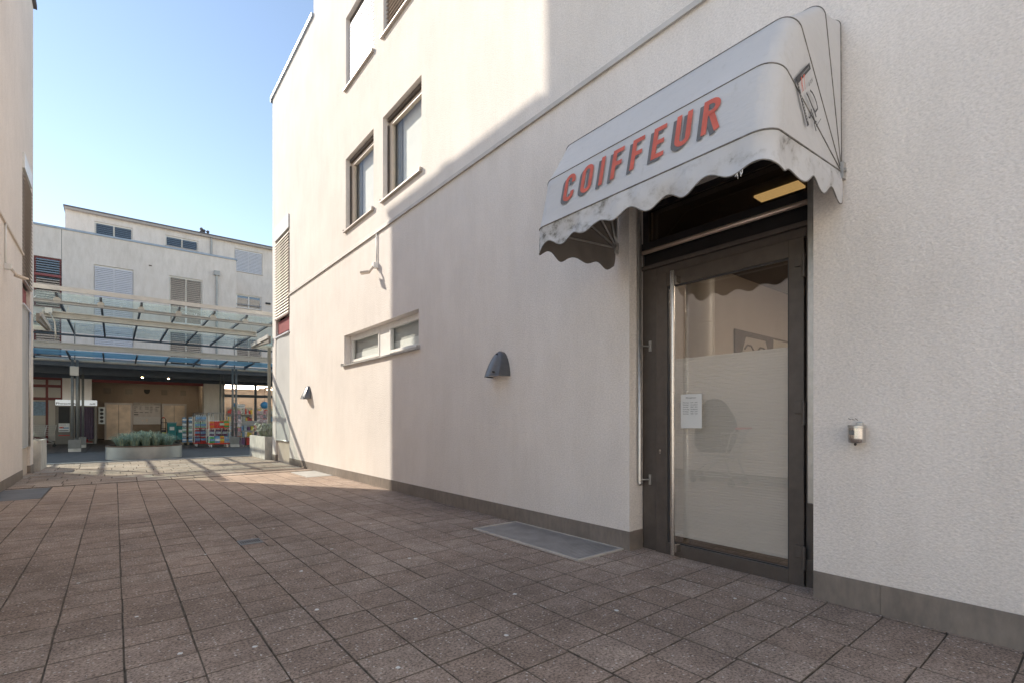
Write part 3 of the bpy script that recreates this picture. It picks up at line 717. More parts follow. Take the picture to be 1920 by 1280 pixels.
# emblem printed on the near side
m=MB(); ly=YR-.012
def poly(pts,c,o=0):
    m.cur=c; m.prism([(x,ly-o,z) for x,z in pts],(0,.001,0))
def line(pts,c,r,o=.001):
    m.cur=c
    for (x0,z0),(x1,z1) in zip(pts[:-1],pts[1:]):
        d=Vector((x1-x0,0,z1-z0)).normalized(); q=Vector((-d.z,0,d.x))*r; a=Vector((x0,ly-o,z0));b=Vector((x1,ly-o,z1)); m.prism([a+q,b+q,b-q,a-q],(0,.001,0))
poly([(2.773,2.937),(2.956,3.101),(2.975,3.075),(2.81,2.925)],0)
poly([(2.776,2.933),(2.812,2.922),(2.951,2.759),(2.932,2.742)],0,.0005)
for k in range(13):
    t=.10+k*.065
    if k==2: continue
    cx=2.794+(2.9415-2.794)*t; cz=2.928+(2.75-2.928)*t
    line([(cx-.004,cz-.003),(cx+.004,cz+.004)],1,.0045,.002)
for k in range(8):
    t=.30+k*.08; cx=2.79+(2.965-2.79)*t; cz=2.931+(3.088-2.931)*t
    line([(cx-.003,cz+.004),(cx+.003,cz-.004)],1,.003,.002)
m.cur=2; put_text(m,'R',(2.853,ly-.002,2.895),(.62,0,.55),(-.25,0,.97),.075,.032,.02); put_text(m,'T',(2.884,ly-.002,2.92),(.62,0,.55),(-.25,0,.97),.075,.030,.02)
m.cur=0; put_text(m,'& FUN',(2.945,ly-.002,2.965),(.70,0,.66),(-.3,0,.95),.022,.075,.01)
line([(2.966,2.953),(2.998,2.952),(3.029,2.94),(3.056,2.921),(3.073,2.896),(3.04,2.864)],0,.005)
line([(2.915,2.917),(2.946,2.905),(2.982,2.883),(3.029,2.86),(3.051,2.839)],0,.006)
line([(2.982,2.856),(2.977,2.823),(2.961,2.80),(2.944,2.798)],0,.004); line([(2.992,2.841),(3.029,2.814),(3.024,2.787),(3.051,2.761)],0,.004)
line([(3.051,2.786),(3.12,2.856)],0,.0015); line([(3.029,2.81),(3.056,2.814)],0,.003)
m.build('emblem',[M['logo_ink'],M['logo_txt'],M['red_ink']],aw)

# ================================================================== WALL FITTINGS
def wall_lamp(y,z,label):
    t=thing('wall_lamp',label,'lamp',(XR,y,z),'hooded lamps on the rendered wall')
    def half(k,u): # half width of the arched front at height fraction u
        return .155*k*math.sqrt(max(0,1-u**1.75))+.012
    m=MB(); P=[]; n=16
    H=.30
    for i in range(n+1):
        u=i/n; zz=z+H*u; hw=half(1,u); dep=.155*(1-u)**.75+.035
        row=[(XR,y-hw,zz)]
        row.append((XR-dep*.32,y-hw*1.0,zz))
        for j in range(9):
            a=-1+2*j/8; row.append((XR-dep*(.80+.20*(1-a*a)) ,y+hw*.80*a,zz))
        row+= [(XR-dep*.32,y+hw,zz),(XR,y+hw,zz)]
        P.append(row)
    m.grid(P); m.f.append(tuple(range(len(m.v)-13,len(m.v)))); m.mi.append(0)
    o=m.build('housing',M['lamp_shell'],t,smooth=True,angle=35)
    m=MB(); r0=P[0]; m.v+=[(p[0]+(.004 if p[0]<XR-.001 else 0),y+(p[1]-y)*.97,z+.012) for p in r0]; m.f.append(tuple(range(len(r0)))); m.mi.append(0); m.build('lens',M['lens'],t)
    m=MB(); m.tube([(XR-.192,y-.08,z+.045),(XR-.165,y-.08,z+.045)],.010,10); m.tube([(XR-.085,y-.01,z+.262),(XR-.06,y-.01,z+.262)],.007,10); m.build('screw',M['black'],t)
wall_lamp(4.53,1.645,'hooded grey wall lamp on the shaded wall, nearer the salon door')
wall_lamp(11.82,1.63,'small hooded grey wall lamp on the sunlit wall near the far corner')
def floodlight(X,s,y,zt,zb,label):
    t=thing('security_sensor',label,'sensor',(X,y,zb),'conduit fed sensors under the cornices')
    m=MB().tube([(X-s*.018,y,zt),(X-s*.018,y,zb+.03)],.014,8); m.build('conduit',M['white_paint'],t,smooth=True)
    m=MB().box(min(X,X-s*.09),max(X,X-s*.09),y-.045,y+.045,zb-.05,zb+.04); m.build('junction_box',M['white_paint'],t,bevel=.008)
    m=MB().tube([(X-s*.08,y,zb-.03),(X-s*.13,y-.02,zb-.10),(X-s*.16,y-.02,zb-.14)],.022,8); m.build('arm',M['cream_paint'],t,smooth=True)
    m=MB(); ax=Vector((-s*.75,.55,-.15)).normalized(); ay=Vector((0,0,1)).cross(ax).normalized(); az=ax.cross(ay)
    m.obox(Vector((X-s*.19,y+.09,zb-.13)),ax*.075,ay*.055,az*.016); m.build('head',M['cream_paint'],t,bevel=.006)
floodlight(XR,1,8.0,4.34,3.78,'small white sensor lamp below a thin conduit on the sunlit wall of the salon building')
floodlight(XL,-1,11.5,4.36,3.66,'small white sensor lamp below a thin conduit on the left building at the photo edge')
# ashtray
t=thing('wall_ashtray','small steel cylinder ashtray screwed to the white wall right of the door','ashtray',(XR,.985,1.0))
ax,ay,az=XR-.052,.985,1.012
m=MB().lathe((ax,ay,az),[(.040,0),(.0435,.004),(.045,.03),(.045,.088)],28); m.build('bowl',M['steel'],t,smooth=True,angle=40)
m=MB().lathe((ax,ay,az+.089),[(.047,0),(.047,.014),(.044,.017)],28); m.build('lid',M['steel_dull'],t,smooth=True,angle=40)
m=MB().box(XR-.02,XR-.001,ay-.02,ay+.012,az+.06,az+.125); m.build('bracket',M['steel_dull'],t,bevel=.004)
m=MB(); m.tube([(ax-.01+.012*math.cos(k*pi/6),ay+.005,az-.008+.006*math.sin(k*pi/6)) for k in range(13)],.004,6); m.build('lock_ring',M['black'],t)
m=MB()
m.box(ax-.0470,ax-.0455,ay-.0,ay+.026,az+.048,az+.075); m.build('badge',M['lamp_shell'],t)
m=MB()
for k in range(3): m.tube([(XR-.0005,1.045-.018*k+.0,1.158-.004*k*(k%2)),(XR-.0005,1.030-.018*k,1.15-.002*k)],.0022,5)
tag(m.build('wall_scrape',M['plinth']),'short rusty scrape on the white plaster just above the ashtray','mark')
# ground covers
t=thing('doormat_grate','galvanised steel foot grate in a pale frame sunk beside the salon door','foot grate',(3.22,3.5,0))
c0,c1,d0,d1=covers[0]
m=MB(); m.box(c0,c0+.022,d0,d1,-.03,.012);m.box(c1-.022,c1-.0,d0,d1,-.03,.012);m.box(c0+.022,c1-.022,d0,d0+.022,-.03,.012);m.box(c0+.022,c1-.022,d1-.022,d1,-.03,.012); m.build('frame',M['grate_frame'],t,bevel=.002)
m=MB(); k=d0+.034
while k<d1-.03: m.box(c0+.024,c1-.024,k,k+.017,-.025,.007); k+=.034
k=c0+.05
while k<c1-.03: k+=.033
m.build('grille',M['grate'],t); MB().box(c0+.023,c1-.023,d0+.023,d1-.023,-.03,-.005).build('tray',M['black'],t)
t=thing('drain_grate','small slotted metal drain cover in the middle of the alley pavers','drain',(.99,5.15,0))
c0,c1,d0,d1=covers[1]; m=MB(); m.box(c0,c0+.014,d0,d1,-.03,.003);m.box(c1-.014,c1,d0,d1,-.03,.003);m.box(c0+.014,c1-.014,d0,d0+.05,-.03,.003);m.box(c0+.014,c1-.014,d1-.05,d1,-.03,.003)
for k in range(9): 
    x=c0+.014+.0195*k+.008; m.box(x,x+.0085,d0+.05,d1-.05,-.03,.002)
m.build('cover',M['plate_dark'],t); MB().box(c0+.002,c1-.002,d0+.002,d1-.002,-.034,-.0335).build('sump',M['black'],t)
c0,c1,d0,d1=covers[2]; tag(MB().box(c0+.004,c1-.012,d0+.012,d1-.012,-.03,.004).build('access_cover',M['plate_dark'],bevel=.004),'dark grey rectangular cover plate in the paving along the left wall','access cover')
c0,c1,d0,d1=covers[3]; tag(MB().box(c0+.012,c1-.0,d0+.012,d1-.012,-.03,.006).build('access_cover',M['plate_pale'],bevel=.004),'pale concrete cover plate in the sunlit paving at the foot of the right wall','access cover')

# flattened chewing gum on the stones
for k,(x,y) in enumerate(((.55,2.75),(1.02,2.1),(1.35,2.55),(1.62,2.05),(.95,3.05),(2.05,2.5),(2.35,1.9),(1.1,3.9),(1.5,4.4),(.6,4.9),(.1,3.6),(.25,2.9),(2.6,3.3),(1.9,3.7),(3.1,1.55),(3.35,1.35),(.7,6.1),(1.3,5.6),(-.2,4.6),(2.2,5.2))):
    rr=R.uniform(.009,.017); m=MB(); q=[(x+rr*R.uniform(.6,1.2)*math.cos(i*pi/5),y+rr*R.uniform(.6,1.2)*math.sin(i*pi/5),.0022) for i in range(10)]
    m.prism(q,(0,0,.0012)); tag(m.build('gum_spot',M['paper']),'small pale blob of flattened gum trodden into the brown alley pavers','gum spot','gum spots on the pavers')

# ================================================================== LEFT BUILDING
lb=thing('rendered_building','pinkish cream rendered building filling the left edge of the photo','building',(-5,5,0))
LV=(13.55,14.72,-.03,6.40)
mb=MB(); wall(mb,'X',XL,3.0,7.65,-.03,4.7,[],.2); wall(mb,'X',XL,7.65,11.49,-.03,11.7,[],.2); wall(mb,'X',XL,11.49,15.2,-.03,10.32,[(*LV,-.16)],-.16)  # low near wing, out of frame, shaped to let sky light in
D=3.2  # unseen depth kept thin so more sun reaches the added ground
mb.quad((XL,15.2,-.03),(XL-D,15.2,-.03),(XL-D,15.2,10.32),(XL,15.2,10.32)); mb.quad((XL,11.49,10.3),(XL-D,11.49,10.3),(XL-D,15.2,10.3),(XL,15.2,10.3))
mb.quad((XL,11.49,10.32),(XL-D,11.49,10.32),(XL-D,11.49,11.7),(XL,11.49,11.7)); mb.quad((XL,7.65,11.68),(XL-D,7.65,11.68),(XL-D,11.49,11.68),(XL,11.49,11.68)); mb.quad((XL,7.65,4.7),(XL-D,7.65,4.7),(XL-D,7.65,11.7),(XL,7.65,11.7)); mb.quad((XL,3,4.68),(XL-D,3,4.68),(XL-D,7.65,4.68),(XL,7.65,4.68))
mb.quad((XL,3,-.03),(XL-D,3,-.03),(XL-D,3,4.7),(XL,3,4.7)); mb.quad((XL-D,3,-.03),(XL-D,7.65,-.03),(XL-D,7.65,4.7),(XL-D,3,4.7)); mb.quad((XL-D,7.65,-.03),(XL-D,11.49,-.03),(XL-D,11.49,11.7),(XL-D,7.65,11.7))
mb.quad((XL-D,11.49,-.03),(XL-D,15.2,-.03),(XL-D,15.2,10.32),(XL-D,11.49,10.32))
mb.build('wall',M['plaster_left'],lb)
for a,b in ((3.0,4.),(4,6),(6,8),(8,10),(10,11.9),(11.9,13.55)): MB().box(XL-.05,XL+.007,a+.003,b-.003,-.03,.168).build('plinth_panel',M['plinth'],lb,bevel=.002)
MB().box(XL-.3,XL+.007,14.713,15.207,-.03,.168).build('plinth_panel',M['plinth'],lb,bevel=.002)
mb=MB().box(XL-.02,XL+.030,3,13.55,4.36,4.40); mb.build('cornice',M['cream_paint'],lb)
mb=MB().box(XL-.3,XL+.06,11.49,15.26,10.32,10.42); mb.box(XL-D,XL-.3,15.1,15.26,10.32,10.42); mb.build('roof_edge',M['darkroof'],lb)
MB().box(XL-.3,XL+.06,7.6,11.52,11.7,11.8).build('roof_edge',M['darkroof'],lb)
m=MB().box(XL-.38,XL-.34,13.92,13.96,10.42,10.68); m.box(XL-.46,XL-.26,13.82,14.06,10.68,10.84); m.build('vent_stack',M['darkroof'],lb)
strip_window(lb,XL,-1,LV)
m=MB().tube([(XL+.03,14.28,.60),(XL+.03,14.28,3.38)],.02,8); m.build('guide_tube',M['steel_dull'],lb,smooth=True)

# added pale house to bounce sunlight, closing the forecourt behind the photographer
bounce_house=thing('rendered_building','added pale house bouncing sunlight across the forecourt behind the camera, outside the photo','building',(-5,-9,0))
mb=MB(); NH=[(-14+3.2*k,-12.6+3.2*k,z,z+1.5) for k in range(6) for z in (1.0,4.2,7.2)]; wall(mb,'Y',-9.0,-16,6,-.03,10,[(*h,-.15) for h in NH],-.15)
mb.quad((-16,-9,10),(6,-9,10),(6,-15,10),(-16,-15,10)); mb.quad((-16,-9,0),(-16,-15,0),(-16,-15,10),(-16,-9,10)); mb.quad((6,-9,0),(6,-15,0),(6,-15,10),(6,-9,10)); mb.quad((-16,-15,0),(6,-15,0),(6,-15,10),(-16,-15,10))
mb.build('wall',M['plaster_left'],bounce_house)
for h in NH:
    m=MB(); frame(m,'Y',-9.14,-9.08,h[0],h[1],h[2],h[3],.07); w=m.build('window',M['white_paint'],bounce_house); MB().box(h[0]+.07,h[1]-.07,-9.13,-9.12,h[2]+.07,h[3]-.07).build('pane',M['pane_dark'],w)

# ================================================================== FAR BUILDING
fb=thing('apartment_building','pale three storey apartment block behind the glass canopy with a set back attic','building',(2,34,0))
YF,YU,YR_=31.0,34.0,36.1
H_=[(-.78,.73,6.16,8.60),(2.20,3.67,6.16,8.61),(-.78,.73,3.42,5.75),(2.20,3.67,3.42,5.75),(-2.86,-1.93,6.3,8.60),(-2.86,-1.93,3.6,5.9)]
mb=MB(); wall(mb,'Y',YF,-14,5.28,3.30,10.0,[(*h,.14) for h in H_],.14)
mb.quad((5.28,YF,3.3),(5.28,YU,3.3),(5.28,YU,10),(5.28,YF,10)); mb.quad((-14,YF,9.98),(5.28,YF,9.98),(5.28,YU,9.98),(-14,YU,9.98))
U_=[(-.83,.77,10.9,11.6),(2.23,3.82,10.99,11.6),(5.70,7.25,10.23,11.6),(5.79,7.19,7.99,8.83),(5.79,7.19,4.6,6.2),(9,10.5,7.9,9.2),(-4.6,-3,12.5,12.6)]
wall(mb,'Y',YU,-1.98,26,3.3,12.02,[(*h,.14) for h in U_[:6]],.14)
mb.quad((-1.98,YU,9.9),(-1.98,YU+8,9.9),(-1.98,YU+8,12),(-1.98,YU,12.02)); mb.quad((-1.98,YU,12.0),(26,YU,12.0),(26,YU+8,12.0),(-1.98,YU+8,12.0))
mb.quad((-14,YU+8,0),(26,YU+8,0),(26,YU+8,12),(-14,YU+8,12)); mb.quad((-14,YF,3.3),(-14,YU+8,3.3),(-14,YU+8,10),(-14,YF,10))
mb.quad((-14,YU,9.98),(-1.98,YU,9.98),(-1.98,YU+8,9.98),(-14,YU+8,9.98))
mb.build('wall',M['plaster_far'],fb)
MB().box(-1.93,-1.915,YF-.004,YF+.01,6.0,9.99).build('expansion_joint',M['gasket'],fb)
mb=MB().box(-14,5.33,YF-.05,YF+.35,10.0,10.09); mb.box(5.0,5.33,YF+.35,YU-.01,10,10.09); mb.build('parapet_cap',M['roofedge'],fb)
mb=MB().box(-2.04,26,YU-.22,YU+8,12.02,12.09); mb.build('roof',M['darkroof'],fb); MB().box(-2.0,26,YU-.2,YU-.16,11.91,12.018).build('gutter',M['sill'],fb)
def far_window(h,Y,kind,mull=True,fr='white_paint'):
    a0,a1,z0,z1=h
    m=MB(); frame(m,'Y',Y+.08,Y+.14,a0,a1,z0,z1,.07,[(a0+a1)/2] if mull else []); w=m.build('window',M[fr],fb)
    MB().box(a0+.06,a1-.06,Y+.115,Y+.12,z0+.06,z1-.06).build('pane',M['pane_dark'],w)
    MB().box(a0,a1,Y+.30,Y+.31,z0,z1).build('curtain',M['bronze_dark'] if kind in('half','open') else M['curtain_grey'],w)
    MB().box(a0-.03,a1+.03,Y-.045,Y+.075,z0-.035,z0-.003).build('sill',M['sill'],w)
    m=MB()
    if kind=='closed': slats(m,'Y',Y+.035,a0+.03,a1-.03,z0+.01,z1-.02,.088,.088,math.radians(68)); m.build('blind',M['slat_white'],w)
    elif kind=='open': slats(m,'Y',Y+.035,a0+.03,a1-.03,z0+.01,z1-.02,.10,.075,math.radians(12)); m.build('blind',M['slat_dark'],w)
    elif kind=='half': slats(m,'Y',Y+.035,a0+.03,a1-.03,z0+(z1-z0)*.44,z1-.02,.10,.075,math.radians(8)); m.build('blind',M['slat_dark'],w)
    elif kind=='dark': slats(m,'Y',Y+.035,a0+.03,a1-.03,z0+.01,z1-.02,.11,.085,math.radians(20)); m.build('blind',M['slat'],w)
    elif kind=='net':
        m.grid([[(a0+.08+(a1-a0-.16)*i/60,Y+.17+.02*math.sin(i*1.3),z) for i in range(61)] for z in (z0+.05,z1-.05)]); m.build('net_curtain',M['screen'],w)
        m=MB().tube([(a0,Y-.03,z0+.22),(a1,Y-.03,z0+.22)],.018,6); m.build('guard_rail',M['roofedge'],w)
far_window(H_[0],YF,'closed');far_window(H_[1],YF,'half');far_window(H_[2],YF,'closed');far_window(H_[3],YF,'open')
far_window(H_[4],YF,'dark',False,'red_frame');far_window(H_[5],YF,'dark',False,'red_frame')
MB().box(-2.86,-1.93,YF+.0,YF+.03,7.72,7.83).build('window_rail',M['red_panel'],fb)
far_window(U_[0],YU,'open');far_window(U_[1],YU,'open');far_window(U_[2],YU,'closed');far_window(U_[3],YU,'net');far_window(U_[4],YU,'open');far_window(U_[5],YU,'open')
m=MB().tube([(4.33,YF-.08,9.0),(4.33,YF-.08,3.35)],.055,10); m.box(4.20,4.46,YF-.17,YF-.005,8.98,9.22); m.build('downpipe',M['grey_steel'],fb)
m=MB().tube([(4.47,YU-.08,11.95),(4.47,YU-.08,10.0)],.055,10); m.build('downpipe',M['grey_steel'],fb)
m=MB().box(1.35,1.47,YF-.03,YF-.002,8.93,8.98); m.build('wall_outlet',M['rim'],fb)
m=MB().box(7.42,7.72,YU-.08,YU-.003,8.42,8.54); m.build('bulkhead_lamp',M['black'],fb,bevel=.03)
for x,h in ((4.03,.50),(4.16,.42),(4.36,.40)):
    m=MB(); 
    for k in range(3): m.lathe((x,YU+.5,12.09+h*k/3),[(.05,0),(.095,h*.12),(.095,h*.22),(.05,h*.33)],10)
    m.build('vent_cowl',M['darkroof'],fb,smooth=True,angle=40)
# ground storey: pillars, recess, lintels
for a,b in ((-1.90,-.86),(3.75,4.63)): MB().box(a,b,YF+.02,YF+.6,0,3.3).build('pillar',M['plaster_far'],fb)
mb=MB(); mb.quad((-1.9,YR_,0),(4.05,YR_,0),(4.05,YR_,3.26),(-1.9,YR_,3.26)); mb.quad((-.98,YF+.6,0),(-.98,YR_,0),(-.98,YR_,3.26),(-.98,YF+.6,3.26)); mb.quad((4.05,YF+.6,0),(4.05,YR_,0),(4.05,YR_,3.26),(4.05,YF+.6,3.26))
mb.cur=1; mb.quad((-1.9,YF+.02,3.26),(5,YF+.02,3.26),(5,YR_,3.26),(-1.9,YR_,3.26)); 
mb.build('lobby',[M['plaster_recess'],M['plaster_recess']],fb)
MB().box(-14,16,YF-.04,YF+.018,3.10,3.42).build('lintel',M['dark_steel'],fb)
MB().box(-.86,3.75,YF+.4,YF+.48,2.98,3.12).build('red_band',M['red_panel'],fb)
MB().box(4.0,4.04,YF+.9,YF+1.7,0,3.25).build('lobby_door',M['black'],fb)
m=MB(); m.box(-.95,4.03,YR_-.03,YR_-.002,0,.07); m.build('lobby_skirting',M['gasket'],fb)
def lift(x0,x1,zt):
    y=YR_-.02
    m=MB(); m.box(x0-.09,x0,y-.07,y+.015,.0,zt+.10); m.box(x1,x1+.09,y-.07,y+.015,0,zt+.10); m.box(x0,x1,y-.06,y+.015,zt,zt+.10)
    l=m.build('lift_entrance',M['sign_steel'],fb)
    mid=(x0+x1)/2
    for a,b in ((x0+.002,mid-.012),(mid+.012,x1-.002)): MB().box(a,b,y-.012,y+.01,.02,zt-.002).build('lift_door',M['gold'],l)
lift(-.36,.72,2.02);lift(2.28,3.34,2.02)
for a,z,s in ((-.33,2.78,.33),(.64,2.78,.33),(2.32,2.78,.30),(3.27,2.78,.30)): MB().box(a-s/2,a+s/2,YR_-.02,YR_-.003,z-.16,z+.16).build('wall_vent',M['booth'],fb)
m=MB(); m.prism([(1.48+.14*math.cos(t*pi/8),YR_-.09,2.84+.18*math.sin(t*pi/8)) for t in range(8,17)]+[(1.62,YR_-.09,2.93),(1.34,YR_-.09,2.93)],(0,.088,0)); m.build('loudspeaker',M['black'],fb)
for x,y in ((1.0,34.6),(3.3,34.6)): MB().lathe((x,y,3.24),[(.07,0),(.07,.018)],16).build('ceiling_lamp',M['lamp_warm'],fb)
# lobby directory
t=thing('lobby_directory','brushed steel directory panel with a grey header between the two lift doors','sign',(1.5,YR_-.04,0))
MB().box(.84,2.14,YR_-.05,YR_-.004,1.99,2.16).build('header',M['grey_steel'],t); MB().box(.84,2.14,YR_-.05,YR_-.004,1.34,1.985).build('panel',M['sign_steel'],t); MB().box(.84,2.14,YR_-.05,YR_-.004,.88,1.335).build('call_panel',M['steel_dull'],t); MB().box(.84,2.14,YR_-.05,YR_-.004,.08,.875).build('lower_panel',M['gold_dark'],t)
m=MB(); put_text(m,'MÜHLIFELD',(1.18,YR_-.052,2.03),(1,0,0),(0,0,1),.075,.62); m.build('lettering',M['white_paint'],t)
m=MB()
for r in range(4):
    for c in range(5):
        if R.random()<.75: 
            x=.88+.25*c; w=R.uniform(.08,.2); z=1.90-.11*r; m.box(x,x+w,YR_-.0525,YR_-.0505,z-.014,z+.014)
m.box(.87,1.08,YR_-.0525,YR_-.0505,1.42,1.47); m.build('print',M['booth_dark'],t)
m=MB(); m.tube([(1.28,YR_-.06,1.10),(1.28,YR_-.051,1.10)],.05,14); m.box(1.43,1.52,YR_-.06,YR_-.051,1.03,1.2); m.build('buttons',M['cream_paint'],t)
# spotlights on a rail
for k,x in enumerate((1.02,2.02)):
    t=thing('spotlight','small lit spotlight under the dark beam, '+('left one of the pair above the lobby' if k==0 else 'right one of the pair above the lobby'),'spotlight',(x,28.6,3.2))
    ax=Vector((-.35,-.75,-.6)).normalized()
    c=Vector((x,28.6,3.16)); m=MB().tube([c-ax*.10,c+ax*.06],[.05,.07],12); m.build('housing',M['sign_steel'],t,smooth=True,angle=50)
    m=MB().tube([c+ax*.061,c+ax*.066],.042,12); m.build('bulb',M['lamp_spot'],t)
    m=MB().tube([c-ax*.05,(x,28.6,3.36)],.012,6); m.build('stem',M['black'],t)
# shop fronts
t=thing('glazed_shop','dark framed shop window with lit tubes behind the card racks','shop window',(8,31.6,0))
m=MB(); 
for x in (4.66,6.3,7.9,9.5,11.5): m.box(x,x+.12,31.5,31.62,0,3.3)
for z in (2.42,): 
    for a,b in ((4.78,6.3),(6.42,7.9),(8.02,9.5),(9.62,11.5)): m.box(a,b,31.5,31.62,z,z+.16); m.box(a,b,31.5,31.62,3.12,3.3)
m.build('frame',M['dark_steel'],t); MB().box(4.66,11.6,31.55,31.556,.02,3.2).build('pane',M['pane'],t)
m=MB(); m.quad((4.66,37,0),(13,37,0),(13,37,3.3),(4.66,37,3.3)); m.quad((4.66,31.7,3.29),(13,31.7,3.29),(13,37,3.29),(4.66,37,3.29)); m.quad((4.64,31.7,0),(4.64,37,0),(4.64,37,3.3),(4.64,31.7,3.3)); m.quad((13,31.7,0),(13,37,0),(13,37,3.3),(13,31.7,3.3)); m.quad((4.66,31.7,.012),(13,31.7,.012),(13,37,.012),(4.66,37,.012)); m.build('interior',M['room'],t)
m=MB()
for y in (32.6,34.2,35.8): m.box(5.0,7.4,y,y+.08,3.14,3.2); m.box(7.9,11,y,y+.08,3.14,3.2)
m.build('ceiling_tubes',M['lamp_shop'],t)
for k,(x,y) in enumerate(((5.2,33.6),(6.9,33.8),(8.6,33.8))):
    q=thing('shop_shelf',['grey stocked shelf behind the shop glass, closest to the pillar','grey stocked shelf behind the shop glass, second from the pillar','grey stocked shelf behind the shop glass, third from the pillar'][k],'shelf',(x,y,0),'stocked shelves inside the shop')
    m=MB(); m.box(x,x+1.4,y,y+.04,0.02,1.9)
    for z in (.1,.55,1.0,1.45): m.box(x,x+1.4,y-.45,y-.001,z,z+.03)
    m.build('rack',M['grey_steel'],q)
    for zi,z in enumerate((.13,.58,1.03,1.48)):
        m=MB(); xx=x+.03
        while xx<x+1.28:
            w=R.uniform(.09,.16); m.cur=R.randrange(5); m.box(xx,xx+w-.012,y-.40,y-.1,z,z+R.uniform(.2,.34)); xx+=w
        m.build('goods',[M['pack_blue'],M['pack_clear'],M['pack_yellow'],M['white_plastic'],M['pack_red']],q)
t=thing('glazed_shop','oxblood framed shop window behind the photo booth','shop window',(-6,31.5,0))
m=MB()
for x in (-9.5,-7.5,-5.4,-3.3,-2.5,-1.98): m.box(x,x+.09,31.4,31.5,0,3.3)
for z in (2.06,2.66,3.02): 
    for a,b in ((-9.41,-7.5),(-7.41,-5.4),(-5.31,-3.3),(-3.21,-2.5),(-2.41,-1.98)): m.box(a,b,31.4,31.5,z,z+.13)
for a,b in ((-9.41,-7.5),(-7.41,-5.4),(-5.31,-3.3),(-3.21,-2.5)): m.box(a,b,31.4,31.5,0,.35)
m.build('frame',M['red_frame'],t); MB().box(-9.5,-1.9,31.44,31.446,.02,3.2).build('pane',M['pane'],t)
m=MB(); m.quad((-11,36,0),(-1.95,36,0),(-1.95,36,3.3),(-11,36,3.3)); m.quad((-11,31.6,3.28),(-1.95,31.6,3.28),(-1.95,36,3.28),(-11,36,3.28)); m.quad((-1.93,31.6,0),(-1.93,36,0),(-1.93,36,3.3),(-1.93,31.6,3.3)); m.quad((-11,31.6,0),(-11,36,0),(-11,36,3.3),(-11,31.6,3.3)); m.build('interior',M['screen'],t)
m=MB().box(-6,-2.3,33,33.1,3.15,3.2); m.build('ceiling_tubes',M['lamp_shop'],t)
m=MB(); m.box(-2.98,-2.42,31.7,31.72,1.35,2.0); m.build('window_poster',M['pack_blue'],t)

# ================================================================== GLASS CANOPY
gc=thing('glass_canopy','long flat glazed steel canopy spanning the plaza in front of the far building','canopy',(1.5,22,0))
CX0,CX1=-9.6,12.2
m=MB(); m.box(CX0,CX1,18.26,18.38,4.70,4.77); m.box(CX0,CX1,18.22,18.26,4.665,4.79); m.build('edge_gutter',M['pale_steel'],gc)
m=MB()
for k in range(90): 
    x=CX0+R.uniform(0,CX1-CX0); m.obox((x,18.30,4.778),(R.uniform(.05,.22),0,0),(0,.03,0),(0,0,R.uniform(.006,.02)))
m.build('leaf_litter',M['rim'],gc)
ZG=4.645; RX=[-1.255+.9425*k for k in range(-8,15)]
m=MB(); m2=MB(); m3=MB()
for a,b in zip(RX[:-1],RX[1:]):
    for q_,ya,yb in ((m2,18.42,20.30),(m,20.31,23.4),(m3,23.41,26.6)): q_.quad((a+.004,ya,ZG),(b-.004,ya,ZG),(b-.004,yb,ZG),(a+.004,yb,ZG))
m2.build('front_panes',M['roof_glass_dirty'],gc); m.build('middle_panes',M['roof_glass'],gc); m3.build('rear_panes',M['roof_glass_dirty'],gc)
for x in RX:
    m=MB().box(x-.028,x+.028,18.40,26.6,ZG-.075,ZG-.004); r=m.build('rafter',M['dark_steel'],gc)
    m=MB().tube([(x,18.68,ZG-.16),(x,18.74,ZG-.16)],.085,16); m.box(x-.04,x+.04,18.69,18.73,ZG-.12,ZG-.076); m.build('clamp',M['pale_steel'],r)
m=MB(); m.box(CX0,CX1,18.66,18.76,4.385,4.42); m.box(CX0,CX1,18.70,18.72,4.42,4.455); m.box(CX0,CX1,18.66,18.76,4.455,4.47); 
for x in RX: m.tube([(x+.47,18.71,4.47),(x+.44,18.9,4.57)],.012,5); m.tube([(x+.47,18.71,4.47),(x+.50,18.9,4.57)],.012,5)
m.build('purlin',M['grey_steel'],gc)
m=MB(); m.box(-1.66,4.06,19.94,20.14,4.345,4.375); m.box(-1.66,4.06,20.03,20.05,4.215,4.345); m.box(-1.66,4.06,19.94,20.14,4.185,4.215); m.box(-1.66,-1.62,19.94,20.02,4.215,4.345); m.box(4.02,4.06,19.94,20.02,4.215,4.345)
fbm=m.build('front_beam',M['pale_steel'],gc)
m=MB().box(-1.60,-1.44,19.86,19.938,4.27,4.44); m.build('junction_box',M['white_paint'],fbm)
for x in (-1.1,1.45,3.9): MB().tube([(x,20.04,4.37),(x,20.04,4.58)],.016,6).build('hanger',M['pale_steel'],gc)
m=MB().tube([(-1.50,19.85,4.30),(-1.38,19.8,4.05),(-1.36,19.8,3.75),(-1.36,19.9,3.5)],.02,6); m.build('cable',M['pale_steel'],gc,smooth=True)
m=MB(); m.box(CX0,CX1,26.45,26.55,4.50,4.57); m.build('rear_purlin',M['dark_steel'],gc)
m=MB(); m.box(CX0,CX1,21.95,22.05,3.66,3.70); m.box(CX0,CX1,21.99,22.01,3.54,3.66); m.box(CX0,CX1,21.95,22.05,3.50,3.54); m.build('gutter_beam',M['grey_steel'],gc)
m=MB()
for a,b in zip(RX[:-1],RX[1:]): m.quad((a+.004,22.1,3.472),(b-.004,22.1,3.472),(b-.004,23.95,3.472),(a+.004,23.95,3.472))
m.build('blue_panes',M['blue_glass'],gc)
for x in RX:
    m=MB(); m.prism([(x-.02,22.08,3.463),(x-.02,23.98,3.463),(x-.02,23.98,3.32),(x-.02,23.6,3.36),(x-.02,22.08,3.42)],(.04,0,0)); m.build('lower_rafter',M['dark_steel'],gc)
